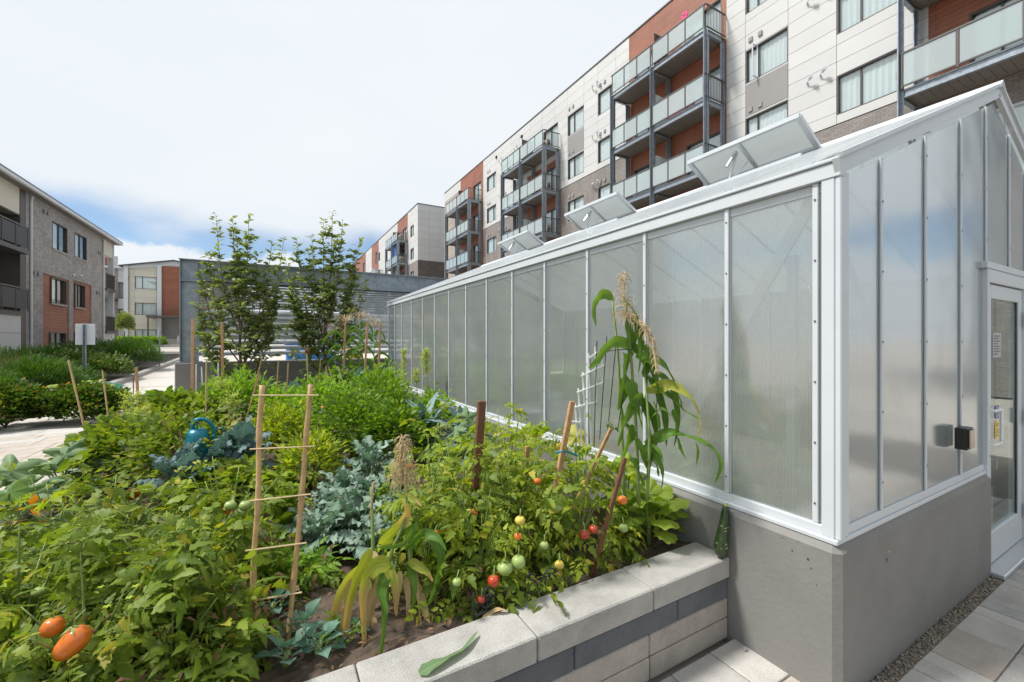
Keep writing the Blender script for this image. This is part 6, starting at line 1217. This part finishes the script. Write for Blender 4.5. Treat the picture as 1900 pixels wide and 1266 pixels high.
# ---------------------------------------------------------------- the two young trees
def tree(label, base, tips, n, seed, r0=.035):
    r = random.Random(seed); base = Vector(base); t = thing('young_tree', label, 'tree', base, 'young trees before the louvre screen'); tr = MB(); br = MB(); lf = MB()
    top = base + Vector((0, 0, 1.5)); hub = [base + Vector((0, 0, 0)), base + Vector((.02, 0, .6)), base + Vector((-.02, 0, 1.1)), base + Vector((0, 0, 1.7))]; tr.tube(catmull(hub, 3), [r0 * (1 - .05 * k) for k in range(10)], 8); part('trunk', tr, bark, t, True)
    def leafy(P, dens, ls, spray=1.):
        for k in range(len(P) - 1):
            for _ in range(dens):
                b = P[k].lerp(P[k + 1], r.random()); a = r.uniform(0, 6.28); off = Vector((math.cos(a), math.sin(a), .0)) * r.uniform(0, .04) * spray; d = Vector((math.cos(a), math.sin(a), r.uniform(.1, 1.6))); s = r.uniform(.7, 1.2) * ls
                leaflet(lf, Matrix.Translation(b + off) @ rot_frame(d, r.uniform(-1.3, 1.3)), .105 * s, .027 * s, OVAL, .3, .5)
    for (u, v, dt, st) in tips:
        tip = at(u, v, t=(base.x * fx + base.y * fy) + dt); s = base + Vector((0, 0, st)); mid = s.lerp(tip, .45) + Vector(((tip.x - s.x) * .22, 0, -.05)); P = catmull([s, mid, tip], 8); n_ = len(P)
        br.tube(P, [.016 * (1 - .85 * k / n_) for k in range(n_)], 5); leafy(P[3:], 7, 1.)
        for k in range(3, n_ - 2, 1):
            if r.random() < .62:
                a = r.uniform(0, 6.28); l = r.uniform(.22, .5) * (1.15 - k / n_); e = P[k] + Vector((math.cos(a) * l, math.sin(a) * l * .7, l * .55)); Q = catmull([P[k], P[k].lerp(e, .5) + Vector((0, 0, .02)), e], 4); br.tube(Q, [.006, .005, .005, .004, .004, .003, .003, .002, .002][:len(Q)], 4); leafy(Q, 3, 1.)
    part('branch', br, bark, t, True, kind='stuff')
    for _ in range(n):
        c = base + Vector((r.gauss(0, .30), r.gauss(0, .2), r.uniform(.15, 2.15))); w = .75 * math.sin(min(1, max(.12, (c.z - base.z) / 2.3)) * 2.6); c.x = base.x + r.uniform(-1, 1) * w + .0
        for _ in range(9):
            a = r.uniform(0, 6.28); leaflet(lf, Matrix.Translation(c + Vector((r.gauss(0, .05), r.gauss(0, .05), r.gauss(0, .05)))) @ rot_frame((math.cos(a), math.sin(a), r.uniform(-1., 1.)), r.uniform(-1.5, 1.5)), .095, .028, OVAL, .3, .4)
    part('foliage', lf, tree_leaf, t, True, kind='stuff'); return t
q = at(447, 672, y=10.25)
tree('first young tree, in front of the bolted steel post end of the screen', (q.x, q.y, G + .35), [(400, 397, 0, 1.3), (432, 402, .1, 1.4), (462, 397, -.1, 1.4), (385, 470, 0, 1.), (372, 500, .1, .8), (505, 450, 0, .7), (528, 440, -.1, .7), (490, 500, .1, .6), (365, 560, 0, .5), (520, 520, .1, .6), (440, 440, 0, 1.4), (372, 610, 0, .4), (505, 590, 0, .3), (478, 470, .1, 1.)], 34, 4)
q = at(603, 690, y=9.9)
tree('second young tree, between the first tree and the far corn', (q.x, q.y, G + .35), [(600, 407, 0, 1.3), (617, 393, .1, 1.4), (636, 407, -.1, 1.4), (578, 435, 0, 1.1), (550, 442, 0, .9), (572, 460, .1, .9), (668, 442, 0, 1.), (660, 480, .1, .9), (540, 520, 0, .7), (680, 520, 0, .8), (530, 480, .1, .7), (555, 580, 0, .4), (625, 440, 0, 1.4), (650, 500, 0, .8)], 36, 8)
# ---------------------------------------------------------------- hedge, shrubs, small things along the road
HG = 'shrubs beside the garden path'
for i in range(4):
    mass_plant('hedge_shrub', 'dense dark hedge shrub %s' % ('nearest the planter, its tips touched with brown', 'second from the planter', 'third from the planter', 'farthest from the planter')[i], 'hedge', (-3.35 - i * 1.05, 11.75 - .05 * i, G), (.72, .68, .40 + .05 * (i % 2)), 7500, .085, .03, hedge_leaf, 100 + i, 'hedge along the paved path', bark, shell=.5, up=.6)
for i, (u, y, rad, n, m, nm, lab, ll, lw) in enumerate([(72, 16., (.85, .8, .62), 6500, yew_leaf, 'yew_shrub', 'big feathery yew in the bed behind the hedge', .15, .012), (125, 17.5, (.7, .7, .42), 3500, yew_leaf, 'yew_shrub', 'second feathery yew, close to the sign post', .15, .012), (190, 20.5, (.9, .9, .5), 2600, hydr_leaf, 'hydrangea', 'hydrangea with pale heads beside the sign post', .12, .04), (140, 23., (1., .8, .55), 2400, hydr_leaf, 'hydrangea', 'hydrangea behind the sign post', .12, .04), (245, 24.5, (1.1, 1.0, .75), 5200, yew_leaf, 'yew_shrub', 'spreading yew at the point of the mulch bed', .18, .014), (180, 27.5, (1.6, 1., .7), 4200, yew_leaf, 'yew_shrub', 'yew against the brick townhouse', .2, .016), (20, 18.5, (.9, .9, .7), 3000, yew_leaf, 'yew_shrub', 'yew by the white boarded wall', .15, .012), (100, 24., (1.6, .9, .6), 4000, yew_leaf, 'yew_shrub', 'long low yew under the townhouse windows', .2, .016), (-20, 15., (.7, .7, .5), 2500, yew_leaf, 'yew_shrub', 'yew cut by the edge of the view', .15, .012)]):
    q = at(u, 631, y=y); mass_plant(nm, lab, nm.replace('_', ' '), (min(q.x, -5.), y, zg(y)), rad, n, ll, lw, m, 200 + i, HG, bark, shell=.35, up=.8)
q = at(14, 655, y=17.); t = thing('reed_grass', 'tan reed grass tuft by the white boarded wall', 'grass', (q.x, 17., zg(17))); mb = MB(); r = random.Random(1)
for _ in range(260): a = r.uniform(0, 6.28); l = r.uniform(.8, 1.35); b = Vector((q.x + math.cos(a) * .15, 17 + math.sin(a) * .15, zg(17))); e = b + Vector((math.cos(a) * .45 * r.random(), math.sin(a) * .4, l)); leaflet(mb, Matrix.Translation(b) @ rot_frame(e - b), l, .01, RHOMB, .1, .1)
part('blade', mb, grass_leaf, t, kind='stuff')
q = at(26, 725, y=13.2); t = mass_plant('withered_shrub', 'small brown withered shrub at the edge of the path hedge', 'shrub', (q.x, 13.2, G), (.22, .22, .33), 900, .09, .012, brown_leaf, 77, HG, bark)
for i in range(6): mass_plant('round_shrub', 'lime green shrub in the raised bed before the cream townhouse, %s' % ('at its far west end', 'second from the west end', 'third from the west end', 'third from the steps', 'second from the steps', 'nearest the steps')[i], 'shrub', (-13.3 + i * .62, 56.6, GF), (.5, .5, .62), 600, .2, .05, fern_leaf, 300 + i, 'lime shrubs before the cream townhouse', bark)
q = (-12.1, 52.6, GF); t = thing('street_tree', 'small round green street tree beside the cream townhouse', 'tree', q); mb = MB(); mb.tube([(q[0], q[1], GF - .1), (q[0], q[1], GF + 1.6)], [.06, .045], 7); part('trunk', mb, bark_g, t); mb = MB(); cloud_foliage(mb, (q[0], q[1], GF + 2.1), (.72, .72, 1.2), 2600, .16, .05, random.Random(6), .6, .3, OVAL); part('crown', mb, tree_leaf, t, True, kind='stuff')
# sign seen from behind, on a perforated post
q = at(157, 730, y=17.6); sp_ = thing('street_sign', 'blank back of a white sign on a perforated galvanised post', 'sign', (q.x, 17.6, zg(17.6))); w = .07; zt_s = at(157, 602, y=17.6).z
mb = MB(); mb.box((q.x - w / 2, 17.6, zg(17.6) - .1), (q.x + w / 2, 17.61, zt_s)); mb.box((q.x - w / 2, 17.56, zg(17.6) - .1), (q.x - w / 2 + .008, 17.599, zt_s)); mb.box((q.x + w / 2 - .008, 17.56, zg(17.6) - .1), (q.x + w / 2, 17.599, zt_s)); part('post', mb, galv, sp_)
mb = MB(); k = zg(17.6) + .1
while k < zt_s - .03: mb.tube([(q.x, 17.598, k), (q.x, 17.594, k)], .012, 6); k += .052
part('post_hole', mb, dark_room, sp_, kind='stuff'); a = at(140, 601, y=17.64); b = at(177, 640, y=17.64); part('sign_plate', MB().box((a.x, 17.62, b.z), (b.x, 17.635, a.z), .004), M('sign_back', (.66, .68, .70), .5, .1, .03, 2, bump=0), sp_)
q = at(296, 681, z=-1.25); t = thing('street_sign', 'thin grey post with a small edge on sign beside the ramp', 'sign', q); zt3 = at(296, 612, t=q.x * fx + q.y * fy).z; mb = MB(); mb.tube([q, (q.x, q.y, zt3)], .03, 7); part('post', mb, galv, t); part('sign_plate', MB().box((q.x - .03, q.y - .2, zt3 - .35), (q.x - .01, q.y + .15, zt3)), white_metal, t)
q = at(205, 652, y=31.); t = thing('bollard_light', 'short black bollard light at the corner of the brick townhouse', 'bollard', (q.x, 31, zg(31))); part('post', MB().box((q.x - .1, 30.9, zg(31)), (q.x + .1, 31.1, q.z + .2), .01), black_pl, t); part('lens', MB().box((q.x - .06, 30.88, q.z - .1), (q.x + .06, 30.899, q.z + .12)), white_pl, t)
# watering hose and tarp behind the hedge
q = at(187, 712, y=12.9); q.z -= .1; t = thing('garden_tarp', 'crumpled green garden tarp heaped behind the hedge', 'tarp', q); r = random.Random(3); mb = MB(); nn = 14; vs = []
for i in range(nn + 1):
    for j in range(nn + 1): a = i / nn * 2 - 1; b = j / nn * 2 - 1; vs.append(q + Vector((a * .36, b * .25, .15 * math.exp(-(a * a + b * b) * 1.6) + r.uniform(-.03, .03))))
mb.add(vs, [(i * (nn + 1) + j, i * (nn + 1) + j + 1, (i + 1) * (nn + 1) + j + 1, (i + 1) * (nn + 1) + j) for i in range(nn) for j in range(nn)]); part('cloth', mb, M('green_tarp', (.02, .16, .10), .45, 0, .3, 8, bump=.2), t, True)
part('support', MB().box((q.x - .3, q.y - .2, G), (q.x + .3, q.y + .25, q.z + .02)), mulch_m, t)
t = thing('squash_blossoms_bush', 'squash vine with yellow blossoms spilling over the hedge', 'squash vine', (-3.9, 12.5, G)); r = random.Random(8)
t.name = 'squash_vine'; mb = MB(); mb.tube([(-4., 12.55, G), (-3.9, 12.4, G + .6)], .015, 5); part('stem', mb, stem_g, t)
for k in range(26):
    p = Vector((r.uniform(-4.6, -3.1), r.uniform(12.2, 12.8), r.uniform(-1.1, -.98)))
    if k % 5: inst('leaf', V['sql'][k % 5], t, Matrix.Translation(p) @ rot_frame((r.uniform(-1, 1), r.uniform(-1, 0), .5)))
    else: mb = MB(); [leaflet(mb, Matrix.Translation(p) @ rot_frame((math.cos(j * 1.26), -.4, .3 + math.sin(j * 1.26))), .12, .04, OVAL, .2, 0) for j in range(5)]; part('blossom', mb, petal, t, True)
